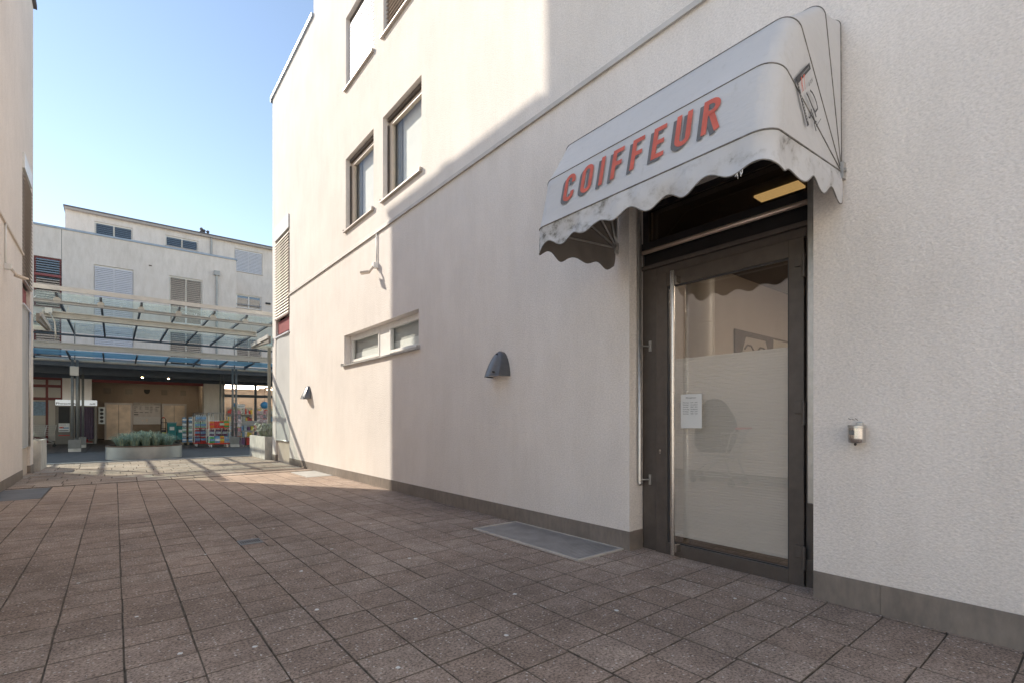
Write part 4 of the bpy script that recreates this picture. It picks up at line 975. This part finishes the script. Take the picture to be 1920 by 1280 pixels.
m=MB().tube([(CX0,24.05,3.33),(CX1,24.05,3.33)],.075,14); m.build('edge_tube',M['pale_steel'],gc,smooth=True)
for b_ in ((26.86,27.02,3.02,3.34),(24.6,24.75,3.15,3.38),(28.4,28.5,3.2,3.44)): MB().box(CX0,CX1,*b_).build('soffit_beam',M['dark_steel'],gc)
m=MB().quad((CX0,24.4,3.46),(CX1,24.4,3.46),(CX1,31,3.46),(CX0,31,3.46)); m.build('soffit',M['gasket'],gc)
for x0 in (-6.2,-1.115,3.95,9.0):
    for Y,rx in ((23.6,0),(26.9,.03)):
        m=MB()
        for dx in (-.065,.065): m.tube([(x0+dx+rx,Y,.42),(x0+dx+rx,Y,3.3)],.042,10)
        if Y<25: m.tube([(x0,Y,3.3),(x0,Y,4.6)],.016,6)
        pz=m.build('post',M['post'],gc,smooth=True)
        m=MB(); m.box(x0-.17+rx,x0+.17+rx,Y-.13,Y+.13,.12,.44); m.build('post_shoe',M['post'],pz,bevel=.008)
        MB().box(x0-.17+rx,x0+.17+rx,Y-.14,Y+.14,0,.119).build('post_footing',M['concrete'],pz)
m=MB().box(-1.24,-1.0,23.44,23.54,2.72,3.06); m.build('speaker_box',M['pale_steel'],gc,bevel=.02)
# side awnings of glass on the two facing end walls
def side_canopy(s,label):
    X=XR if s>0 else XL
    t=thing('side_canopy',label,'canopy',(X,16.5,0),'small glass side canopies at the building ends')
    x0=X-s*.10; x1=X+s*7
    def bx(m,xa,xb,*r): m.box(min(xa,xb),max(xa,xb),*r)
    m=MB(); m.quad((x0,15.3,3.535),(x1,15.3,3.535),(x1,17.42,3.535),(x0,17.42,3.535)); m.build('pane',M['roof_glass_dirty'],t)
    for x in (x0+s*.03,X+s*1.1,X+s*2.4,X+s*3.7,X+s*5.0):
        m=MB(); m.prism([(x-.03,17.4,3.525),(x-.03,15.24,3.525),(x-.03,15.24,3.34),(x-.03,17.4,3.44)],(.06,0,0)); m.build('bracket_beam',M['booth'],t)
    m=MB(); bx(m,x0,x1,17.42,17.50,3.44,3.56); m.build('edge_gutter',M['pale_steel'],t)
    m=MB(); bx(m,x0-s*.03,x0-s*.001,15.24,17.46,3.46,3.565); m.build('edge_gutter',M['pale_steel'],t)
    m=MB(); xx=X+s*.30; m.box(xx-.04,xx+.04,16.9,16.98,0,3.43); m.build('post',M['booth'],t)
side_canopy(1,'glass side canopy on a slim post beyond the corner of the salon building'); side_canopy(-1,'glass side canopy tucked beyond the corner of the left building')

# ================================================================== PLANTERS
t=thing('oval_planter','low oval zinc planter with a dark rusty rim standing on the plaza','planter',(.72,18.6,0))
def oval(k,z): return [(.72+.93*k*math.cos(2*pi*i/56),18.58+.78*k*math.sin(2*pi*i/56),z) for i in range(57)]
m=MB(); m.grid([oval(1,0),oval(1,.355)]); m.build('wall',M['zinc'],t,smooth=True)
m=MB(); m.grid([oval(1.004,.355),oval(1.012,.36),oval(1.012,.392),oval(.955,.392),oval(.955,.30)]); m.build('rim',M['rim'],t)
m=MB(); m.v+=oval(.96,.345)[:-1]; m.f.append(tuple(range(56))); m.mi.append(0); m.build('soil',M['soil'],t)
def tuft(cx,cy,cz,h,spread,n,mats,nm,label,cat,group,wd=.006,kinds=2):
    m=MB()
    for i in range(n):
        a=R.uniform(0,2*pi); r0=spread*.25*math.sqrt(R.random()); x,y=cx+r0*math.cos(a),cy+r0*math.sin(a)
        a2=a+R.uniform(-.7,.7); out=spread*R.uniform(.25,1.0); hh=h*R.uniform(.55,1.08); w=wd*R.uniform(.7,1.3)
        side=Vector((-math.sin(a2),math.cos(a2),0))*w
        p0=Vector((x,y,cz)); p1=p0+Vector((math.cos(a2)*out*.35,math.sin(a2)*out*.35,hh*.75)); p2=p0+Vector((math.cos(a2)*out*.75,math.sin(a2)*out*.75,hh)); p3=p0+Vector((math.cos(a2)*out*1.1,math.sin(a2)*out*1.1,hh*R.uniform(.6,.95)))
        m.cur=0 if R.random()<.72 else 1
        m.quad(p0-side,p0+side,p1+side,p1-side); m.quad(p1-side,p1+side,p2+side*.8,p2-side*.8); m.quad(p2-side*.8,p2+side*.8,p3)
    o=m.build(nm,mats); return tag(o,label,cat,group)
for k in range(9):
    x=.16+1.12*k/8+R.uniform(-.05,.05); y=18.5+(.22 if k%2 else -.22)+R.uniform(-.05,.05)
    e=1-.4*abs(k-4)/4
    tuft(x,y,.34,(.50*e+.02)*R.uniform(.85,1.12),.36,170,[M['leaf_blue'],M['leaf_pale']],'ornamental_grass','arching blue-green tuft of ornamental grass in the oval zinc planter','grass tuft','grass tufts in the oval planter')
def box_planter(x0,x1,y0,y1,h,label):
    t=thing('concrete_planter',label,'planter',((x0+x1)/2,(y0+y1)/2,0),'concrete box planters at the building corners')
    m=MB(); w=.06
    m.box(x0,x0+w,y0,y1,0,h);m.box(x1-w,x1,y0,y1,0,h);m.box(x0+w,x1-w,y0,y0+w,0,h);m.box(x0+w,x1-w,y1-w,y1,0,h); m.build('box',M['concrete'],t,bevel=.008)
    MB().box(x0+w,x1-w,y0+w,y1-w,.05,h-.05).build('soil',M['soil'],t)
box_planter(3.36,4.3,15.45,17.5,.66,'stained pale concrete planter box at the far corner of the salon building'); box_planter(-2.4,-1.29,15.3,16.45,.69,'stained pale concrete planter box at the far corner of the left building')
for k in range(6):
    tuft(3.62+.3*(k%2),15.75+.28*k,.6,.42,.30,150,[M['leaf_silver'],M['leaf_pale']],'silver_shrub','silvery leafy plant in the concrete planter by the salon building corner','plant','silver plants in the right planter',.014)
for k in range(3):
    tuft(-1.6-.3*k,15.7+.2*(k%2),.62,.25,.22,120,[M['leaf_silver'],M['leaf_pale']],'silver_shrub','low leafy plant in the concrete planter by the left building corner','plant','low plants in the left planter',.012)

# ================================================================== PHOTO BOOTH
t=thing('photo_booth','taupe photo booth with white header reading Photomaton and a purple curtain','photo booth',(-1.37,30.4,0))
bx0,bx1,by=-2.085,-.655,30.2
m=MB(); m.box(bx0,-1.42,by,by+.75,.03,1.80); m.box(bx0+.12,-1.55,by-.004,by-.001,1.79,1.799); m.build('cabinet',M['booth'],t,bevel=.01)
m=MB(); m.box(-.74,bx1,by,by+.75,.03,1.80); m.box(-1.42,-.74,by,by+.75,1.74,1.80); m.box(-1.42,-.74,by,by+.75,.03,.09); m.build('frame',M['booth'],t)
MB().box(-1.42,-.74,by+.70,by+.75,.09,1.74).build('back_panel',M['pale_steel'],t)
m=MB().box(bx0,bx1,by-.02,by+.75,1.80,2.06); hd=m.build('header',M['lit_header'],t,bevel=.015)
m=MB(); put_text(m,'Photomaton',(bx0+.03,by-.0225,1.845),(1,0,0),(0,0,1),.095,.80,.012); m.build('lettering',M['ink'],hd); m=MB(); put_text(m,'mE',(-.90,by-.0225,1.85),(1,0,0),(0,0,1),.085,.2,.012); m.build('logo',M['ink'],hd)
m=MB(); m.box(bx0+.11,-1.60,by-.012,by-.001,1.0,1.74); m.build('screen',M['booth_dark'],t)
m=MB(); m.box(bx0+.11,-1.60,by-.02,by-.001,.60,.985); pn=m.build('price_panel',M['white_plastic'],t)
m=MB(); put_text(m,'PHOTOS',(bx0+.13,by-.022,.90),(1,0,0),(0,0,1),.03,.22); m.cur=1
for k in range(3): m.box(bx0+.14+.05*k,bx0+.18+.05*k,by-.024,by-.0215,.76,.83)
m.cur=2; m.box(-1.84,-1.63,by-.024,by-.0215,.75,.80); m.cur=0; m.box(bx0+.13,-1.64,by-.024,by-.0215,.64,.67); m.build('print',[M['ink'],M['red'],M['pack_blue']],pn)
MB().box(bx0+.11,-1.60,by-.008,by-.001,.42,.46).build('red_stripe',M['red'],t)
m=MB(); m.grid([[(-1.24+.47*i/40,by+.06+.025*math.sin(i*1.25),z) for i in range(41)] for z in (.24,1.0,1.74)]); m.build('curtain',M['curtain'],t,smooth=True)
m=MB().lathe((-1.02,by+.38,.09),[(.22,0),(.22,.03),(.05,.05),(.05,.38),(.20,.40),(.20,.44)],20); m.build('stool',M['red'],t,smooth=True,angle=40)
m=MB().box(-1.40,-1.33,by+.1,by+.4,.09,.45); m.build('red_panel',M['red'],t)
m=MB(); m.box(-.60,-.36,by+.3,by+.34,.95,1.75); 
o=tag(m.build('photo_display',M['paper']),'white strip of sample portraits beside the photo booth','display panel')
m=MB()
for k in range(4): m.prism([(-.48+.07*math.cos(i*pi/5),by+.297,1.08+.18*k+.07*math.sin(i*pi/5)) for i in range(10)],(0,.002,0))
q=m.build('portrait_print',M['gasket'],o)

# ================================================================== ROLL CAGES, PACKS, RACKS
def roll_cage(label,loc,w,d,shelf,rz=0):
    t=thing('roll_cage',label,'roll cage',(0,0,0),'roll cages of drinks')
    m=MB(); m.box(-w/2,w/2,-d/2,d/2,.13,.18); m.build('base',M['red'],t,bevel=.01)
    m=MB(); 
    for x in (-w/2,w/2):
        m.tube([(x,-d/2,.18),(x,-d/2,1.30),(x,-d/2+.1,1.42),(x,d/2-.1,1.42),(x,d/2,1.30),(x,d/2,.18)],.013,6)
        for z in (.45,.75,1.05): m.tube([(x,-d/2,z),(x,d/2,z)],.006,5)
    m.tube([(-w/2,d/2,.18),(-w/2,d/2,1.28),(-w/2+.1,d/2,1.44),(w/2-.1,d/2,1.44),(w/2,d/2,1.28),(w/2,d/2,.18)],.013,6)
    for k in range(1,6): x=-w/2+w*k/6; m.tube([(x,d/2,.18),(x,d/2,1.44)],.006,5)
    for z in (.35,.6): m.tube([(-w/2,-d/2,z),(w/2,-d/2,z)],.006,5)
    m.build('side_frames',M['steel_dull'],t)
    if shelf: MB().box(-w/2+.015,w/2-.015,-d/2,d/2-.02,shelf-.03,shelf).build('shelf',M['red'],t,bevel=.005)
    for sx in (-1,1):
        for sy in (-1,1):
            m=MB(); x,y=sx*(w/2-.1),sy*(d/2-.08); m.tube([(x-.018,y,.055),(x+.018,y,.055)],.055,14); m.box(x-.03,x+.03,y-.015,y+.015,.10,.13); m.build('castor',M['white_plastic'],t)
    t.location=loc; t.rotation_euler=(0,0,rz); return t
roll_cage('red based roll cage with hooped bars stacked with drinks in front of the pillar',(3.40,23.9,0),.76,.62,.83)
roll_cage('red based roll cage half hidden behind the front cage of drinks',(2.98,25.0,0),.70,.62,.80)
def pack_proto(nm,mat,mat2,w=.19,d=.24,h=.28):
    m=MB(); nx,ny=3,2
    for i in range(nx):
        for j in range(ny):
            x=-w/2+w*(i+.5)/nx; y=-d/2+d*(j+.5)/ny; r=w/nx*.49
            m.cur=0; m.lathe((x,y,0),[(r*.9,0),(r,.01),(r,h*.30),(r*.94,h*.32),(r*.94,h*.62),(r,h*.64),(r*.95,h*.72),(r*.35,h*.9)],10); m.cur=1; m.lathe((x,y,h*.9),[(r*.38,0),(r*.38,h*.1)],8)
    m.cur=2; m.box(-w/2+.003,w/2-.003,-d/2-.0015,-d/2+.002,h*.30,h*.64)
    return m
packs={}
def pack(x,y,z,c,cap,lab,label,rz=0,s=1,grp='shrink wrapped packs of drinks'):
    key=(c,cap,lab)
    if key in packs: o=packs[key].copy(); COL.objects.link(o)
    else:
        o=pack_proto('drink_pack',None,None).build('drink_pack',[M[c],M[cap],M[lab]],smooth=True,angle=40); packs[key]=o
    o.location=(x,y,z); o.rotation_euler=(0,0,rz); o.scale=(s,s,s); tag(o,label,'drink pack',grp); return o
up='on the upper shelf of the front roll cage'; lo_='on the base of the front roll cage'
for x,a in ((3.13,('orange','white_plastic','pack_red','orange')),(3.33,('pack_red','white_plastic','red','dark red')),(3.48,('pack_red','pack_yellow','pack_mint','red and yellow')),(3.67,('green','orange','orange','green and orange'))):
    pack(x,23.74,.832,a[0],a[1],a[2],a[3]+' drinks pack '+up,0,1.02)
    pack(x,24.0,.832,a[0],a[1],a[2],a[3]+" drinks pack at the back of the front roll cage's upper shelf",0,1.02)
for x,a in ((3.14,('green','white_plastic','pack_blue','green and blue')),(3.345,('pack_blue','blue_plastic','white_plastic','pale blue')),(3.50,('orange','pack_yellow','pack_yellow','bright orange')),(3.67,('pack_clear','blue_plastic','pack_blue','clear blue water'))):
    pack(x,23.74,.182,a[0],a[1],a[2],a[3]+' drinks pack in front '+lo_,0,1.02); 
    pack(x,24.0,.182,a[0],a[1],a[2],a[3]+' drinks pack at the back '+lo_,0,1.02)
for x in (3.16,3.40,3.64): pack(x,23.95,.475,'pack_purple','pack_red','pack_clear','dark purple drinks pack in the second layer '+lo_,0,1.0)
for k,(x,z,c) in enumerate(((2.76,.182,'pack_purple'),(2.97,.182,'pack_red'),(3.18,.182,'pack_purple'),(2.76,.47,'pack_red'),(2.97,.47,'pack_purple'),(2.76,.802,'pack_mint'),(2.97,.802,'pack_mint'),(2.78,1.09,'pack_clear'),(2.98,1.09,'pack_clear'))):
    pack(x,24.9,z,c,'white_plastic','pack_blue',{'pack_purple':'dark purple drinks pack in the rear roll cage','pack_red':'red drinks pack in the rear roll cage','pack_mint':'pale mint drinks pack in the rear roll cage','pack_clear':'clear bottle pack on top in the rear roll cage'}[c],0,1.0)
# pallets with stacked water packs further back
for (px_,py_,top,lbl) in ((2.62,27.2,5,'left'),(3.15,27.6,4,'right')):
    t=thing('wooden_pallet','low wooden pallet under stacked bottle packs, '+lbl+' one beside the roll cages','pallet',(px_,py_,0),'pallets of bottle packs')
    m=MB()
    for k in range(5): m.box(px_-.26,px_+.26,py_-.36+.15*k,py_-.26+.15*k,.10,.12)
    for x in (-.24,-.02,.2): m.box(px_+x,px_+x+.05,py_-.36,py_+.34,0,.099)
    m.build('boards',M['wood'],t)
    for l in range(top):
        for x in (-.14,.10):
            c=['pack_blue','pack_clear','pack_mint','pack_clear','pack_blue'][l]
            pack(px_+x,py_-.24,.122+.232*l,c,'blue_plastic' if l%2 else 'white_plastic','white_plastic',{'pack_blue':'blue water bottle pack','pack_clear':'clear water bottle pack','pack_mint':'mint green water bottle pack'}[c]+' stacked on the '+lbl+' wooden pallet',0,.82)
# delivery dollies with teal crates
for k,(x,y) in enumerate(((2.32,31.2),(2.72,31.4))):
    t=thing('teal_bin',['teal lidded bin beside the black hand truck near the right lift','second teal bin beside the stacked bottle packs'][k],'bin',(x,y,0),'teal bins by the lift')
    h=(.98,.78)[k]
    m=MB(); m.prism([(x-.17,y-.2,.1),(x+.17,y-.2,.1),(x+.2,y-.22,h),(x-.2,y-.22,h)],(0,.42,0)); m.build('body',M['teal'],t,bevel=.02)
    m=MB().box(x-.22,x+.22,y-.24,y+.23,h,h+.05); m.build('lid',M['pack_clear'] if k==0 else M['teal'],t,bevel=.015)
    for sx in (-.13,.13): MB().tube([(x+sx-.02,y-.1,.05),(x+sx+.02,y-.1,.05)],.05,12).build('wheel',M['rubber'],t)
    m=MB().box(x-.1,x+.1,y-.225,y-.221,h*.62,h*.8); m.build('sticker',M['white_plastic'],t)
t=thing('hand_truck','black hand truck with a red grip parked by the right lift door','hand truck',(1.98,31.3,0))
m=MB().tube([(1.88,31.3,.12),(1.88,31.36,1.18),(1.98,31.38,1.28),(2.08,31.36,1.18),(2.08,31.3,.12)],.02,8); m.box(1.86,2.1,31.08,31.3,.06,.08)
for z in (.4,.7,1.0): m.tube([(1.88,31.32,z),(2.08,31.32,z)],.014,6)
m.build('frame',M['black'],t,smooth=True,angle=40); m=MB().tube([(1.93,31.37,1.26),(2.03,31.37,1.26)],.03,8); m.build('grip',M['red'],t)
for x in (1.85,2.08): MB().tube([(x,31.36,.1),(x+.03,31.36,.1)],.1,14).build('wheel',M['rubber'],t)
t=thing('cardboard_crate','dark carton strapped on the black hand truck','carton',(1.98,31.1,.08)); MB().box(1.87,2.09,31.10,31.285,.082,.62).build('carton',M['gasket'],t,bevel=.01); MB().box(1.90,2.06,31.094,31.099,.35,.5).build('label_sticker',M['pack_yellow'],t)
# postcard racks
def card_mat():
    m,nt,b=basemat('postcards'); g=N(nt,'ShaderNodeNewGeometry')
    c=ramp(nt,g.outputs['Random Per Island'],[(0,(.75,.73,.72)),(.25,(.55,.2,.24)),(.4,(.70,.70,.74)),(.55,(.12,.11,.14)),(.72,(.6,.55,.52)),(.85,(.4,.1,.1)),(1,(.8,.8,.8))])
    f=noise(nt,pos(nt),22,3); c=mixc(nt,1.0,c,ramp(nt,f,[(.4,(.55,.5,.5)),(.55,(1,1,1))]),'MULTIPLY'); nt.links.new(c,b.inputs['Base Color']); b.inputs['Roughness'].default_value=.4; return m
M['cards']=card_mat()
def rack(x,y,rz,label):
    t=thing('card_rack',label,'card rack',(0,0,0),'postcard racks outside the shop')
    m=MB().tube([(0,0,.08),(0,0,1.62)],.02,10); 
    for a in range(4): m.tube([(0,0,.12),(.26*math.cos(a*pi/2),.26*math.sin(a*pi/2),.09)],.014,6); m.tube([(.26*math.cos(a*pi/2),.26*math.sin(a*pi/2)-.012,.03),(.26*math.cos(a*pi/2),.26*math.sin(a*pi/2)+.012,.03)],.03,10)
    m.build('stand',M['steel_dull'],t)
    for a in range(4):
        rot=Matrix.Rotation(a*pi/2,4,'Z'); m=MB(); w=MB()
        for r in range(7):
            for c in range(3):
                x0=-.18+.122*c; z0=.28+.185*r
                pts=[(x0,-.19,z0),(x0+.112,-.19,z0),(x0+.112,-.165,z0+.155),(x0,-.165,z0+.155)]
                m.quad(*[rot@Vector(p) for p in pts])
            w.tube([rot@Vector((-.185,-.2,.30+.185*r)),rot@Vector((.185,-.2,.30+.185*r))],.004,4)
        m.build('card_panel',M['cards'],t); w.build('wire_pocket',M['steel_dull'],t)
    t.location=(x,y,0); t.rotation_euler=(0,0,rz); return t
rack(4.05,23.75,math.radians(-14),'wire postcard rack next to the roll cage'); rack(5.06,23.75,math.radians(-20),'wire postcard rack beside the concrete planter at the corner')
t=thing('price_sign','small blue and green paper sign clipped on top of the left postcard rack','sign',(4.0,23.7,1.62)); MB().box(3.92,4.06,23.66,23.67,1.70,1.86).build('blue_card',M['blue_plastic'],t); MB().box(3.96,4.06,23.65,23.658,1.60,1.695).build('green_card',M['green'],t)
t=thing('price_sign','white paper sign on a thin stem behind the left postcard rack','sign',(4.3,24.0,0)); MB().box(4.12,4.42,24.0,24.01,1.66,1.82).build('card',M['paper'],t); MB().tube([(4.27,24.02,0),(4.27,24.02,1.66)],.01,6).build('stem',M['steel_dull'],t)
m=MB(); put_text(m,'AKTION',(4.16,23.998,1.71),(1,0,0),(0,0,1),.05,.22); m.build('lettering',M['ink'],t)
t=thing('blue_ball','glossy blue ball hung above the right postcard rack','ball',(5.2,24.0,1.8)); MB().lathe((5.2,24.0,1.8),[(.0+.16*math.sin(k*pi/12)+.001,-.16*math.cos(k*pi/12)) for k in range(13)],20).build('ball',M['blue_plastic'],t,smooth=True)
MB().tube([(5.2,24,1.955),(5.2,24,3.0)],.004,5).build('cord',M['ink'],t)
t=thing('display_table','low table of small boxes between the two postcard racks','display table',(4.6,25.2,0))
m=MB(); m.box(4.2,5.3,24.9,25.4,.62,.66)
for x in (4.22,5.24): 
    for y in (24.92,25.34): m.box(x,x+.04,y,y+.04,0,.619)
m.box(4.26,5.24,25.36,25.38,.66,1.1); m.build('table',M['grey_steel'],t)
for k in range(7):
    x=4.28+.14*k; o=MB().box(x,x+.11,24.95,25.2,.661,.661+.16+.04*(k%3)).build('boxed_product',[M[('pack_yellow','pack_blue','pack_clear','pack_purple','pack_yellow','pack_red','pack_blue')[k]]],bevel=.005)
    tag(o,('yellow carton','blue carton','clear tub','purple carton','second yellow carton','red carton','second blue carton')[k]+' on the low display table between the postcard racks','box','boxes on the display table')
for k,(x,z) in enumerate(((4.3,.02),(4.66,.02),(4.98,.02))):
    o=MB().box(x,x+.3,24.95,25.3,.01,.34).build('fruit_crate',[M[('pack_purple','pack_red','pack_yellow')[k]]],bevel=.01); tag(o,('purple','red','yellow')[k]+' crate on the floor under the display table','crate','crates under the display table')

# ================================================================== SHOPPING TROLLEYS
def trolley(label,loc,rz):
    t=thing('shopping_trolley',label,'shopping trolley',(0,0,0),'wire shopping trolleys')
    m=MB(); L0_,L1_=-.42,.42
    def ring(z,k): return [(L0_+.03*(1-k),-.26*k,z),(L1_*k,-.20*k,z),(L1_*k,.20*k,z),(L0_+.03*(1-k),.26*k,z),(L0_+.03*(1-k),-.26*k,z)]
    zs=[.50,.58,.66,.74,.82,.92]
    for i,z in enumerate(zs): m.tube(ring(z,.82+.18*i/5),.0035 if i<5 else .008,5)
    lo,hi=ring(.50,.82),ring(.92,1.0)
    for a,b,c,d in ((lo[0],lo[1],hi[0],hi[1]),(lo[1],lo[2],hi[1],hi[2]),(lo[2],lo[3],hi[2],hi[3]),(lo[3],lo[0],hi[3],hi[0])):
        for k in range(13):
            u=k/12; m.tube([Vector(a).lerp(Vector(b),u),Vector(c).lerp(Vector(d),u)],.0028,4)
    for k in range(13):
        u=k/12; m.tube([Vector(lo[0]).lerp(Vector(lo[3]),u),Vector(lo[1]).lerp(Vector(lo[2]),u)],.0028,4)
    m.build('basket',M['steel_dull'],t)
    m=MB()
    for s in (-1,1):
        m.tube([(-.50,.25*s,1.0),(-.40,.25*s,.90),(-.28,.22*s,.48),(-.40,.24*s,.16)],.012,6); m.tube([(-.28,.22*s,.48),(.05,.2*s,.40),(.36,.16*s,.14)],.012,6); m.tube([(-.40,.24*s,.16),(.36,.16*s,.14)],.010,6)
    m.build('frame',M['steel_dull'],t,smooth=True)
    m=MB().tube([(-.50,-.27,1.0),(-.50,.27,1.0)],.017,8); m.build('handle',M['red'],t,smooth=True)
    for x,y in ((-.40,.24),(-.40,-.24),(.36,.16),(.36,-.16)):
        m=MB().tube([(x,y-.014,.055),(x,y+.014,.055)],.055,14); m.box(x-.01,x+.01,y-.02,y+.02,.055,.16); m.build('wheel',M['rubber'],t)
    t.location=loc; t.rotation_euler=(0,0,rz); return t
t1=trolley('wire shopping trolley parked in front of the oxblood shop front',(-2.35,28.4,0),math.radians(0))
dup(t1,(-2.62,28.1,0),math.radians(8),'second wire shopping trolley, nearest the left building, by the oxblood shop front')
dup(t1,(-.98,4.55,0),math.radians(90),'wire shopping trolley by the left wall that shows mirrored in the salon door')
t=thing('black_sack','bulky black bag in the trolley that shows mirrored in the salon door','bag',(-1.1,4.2,0))
m=MB(); prof=[(.02,.56),(.24,.57),(.30,.70),(.37,.95),(.33,1.15),(.25,1.30),(.19,1.42),(.12,1.5),(.03,1.53)]
m.lathe((-.98,4.55,.0),prof,24); o=m.build('bag',M['black'],t,smooth=True)
for v in o.data.vertices:
    v.co.y-=.12 if False else 0
    a=math.atan2(v.co.y,v.co.x); v.co.x*=1+.10*math.sin(3*a+v.co.z*5); v.co.y*=1+.12*math.sin(2*a+1+v.co.z*7)

# ================================================================== LIGHT, SKY, CAMERA
el=math.radians(32.7); az=math.atan2(-.537,.843)
w=bpy.data.worlds.new('World'); sc.world=w; w.use_nodes=True; nt=w.node_tree; bg=nt.nodes['Background']
sky=N(nt,'ShaderNodeTexSky'); sky.sky_type='NISHITA'; sky.sun_disc=False; sky.sun_elevation=el; sky.sun_rotation=az%(2*pi)
sky.air_density=AIR; sky.dust_density=DUST; sky.ozone_density=OZ; sky.altitude=400
nt.links.new(mixc(nt,1.0,sky.outputs[0],(1.17,1.0,.85),'MULTIPLY'),bg.inputs[0]); bg.inputs[1].default_value=SKY
ld=bpy.data.lights.new('sun','SUN'); ld.energy=SUN; ld.angle=math.radians(.5); ld.color=(1,.90,.755)
lo2=bpy.data.objects.new('sun',ld); COL.objects.link(lo2); ch=math.cos(el)
d=Vector((.537*ch,-.843*ch,-math.sin(el))); lo2.rotation_euler=d.to_track_quat('-Z','Y').to_euler(); lo2.location=(-10,20,20)
cd=bpy.data.cameras.new('camera'); cam=bpy.data.objects.new('camera',cd); COL.objects.link(cam)
cam.location=(0,0,1.15); cam.rotation_euler=(pi/2,0,-math.radians(39.0)); cd.sensor_width=36; cd.lens=920/1920*36
cd.shift_x=0; cd.shift_y=(786-640)/1920; cd.clip_end=500; cd.clip_start=.05; sc.camera=cam
vs=sc.view_settings; sc.display_settings.display_device='sRGB'; vs.view_transform='Standard'; vs.look='None'; vs.exposure=EXPO; vs.gamma=1; vs.use_curve_mapping=False
sc.cycles.max_bounces=10; sc.cycles.diffuse_bounces=6; sc.cycles.glossy_bounces=4; sc.cycles.transparent_max_bounces=24; sc.cycles.use_denoising=True
sc.cycles.sample_clamp_indirect=6
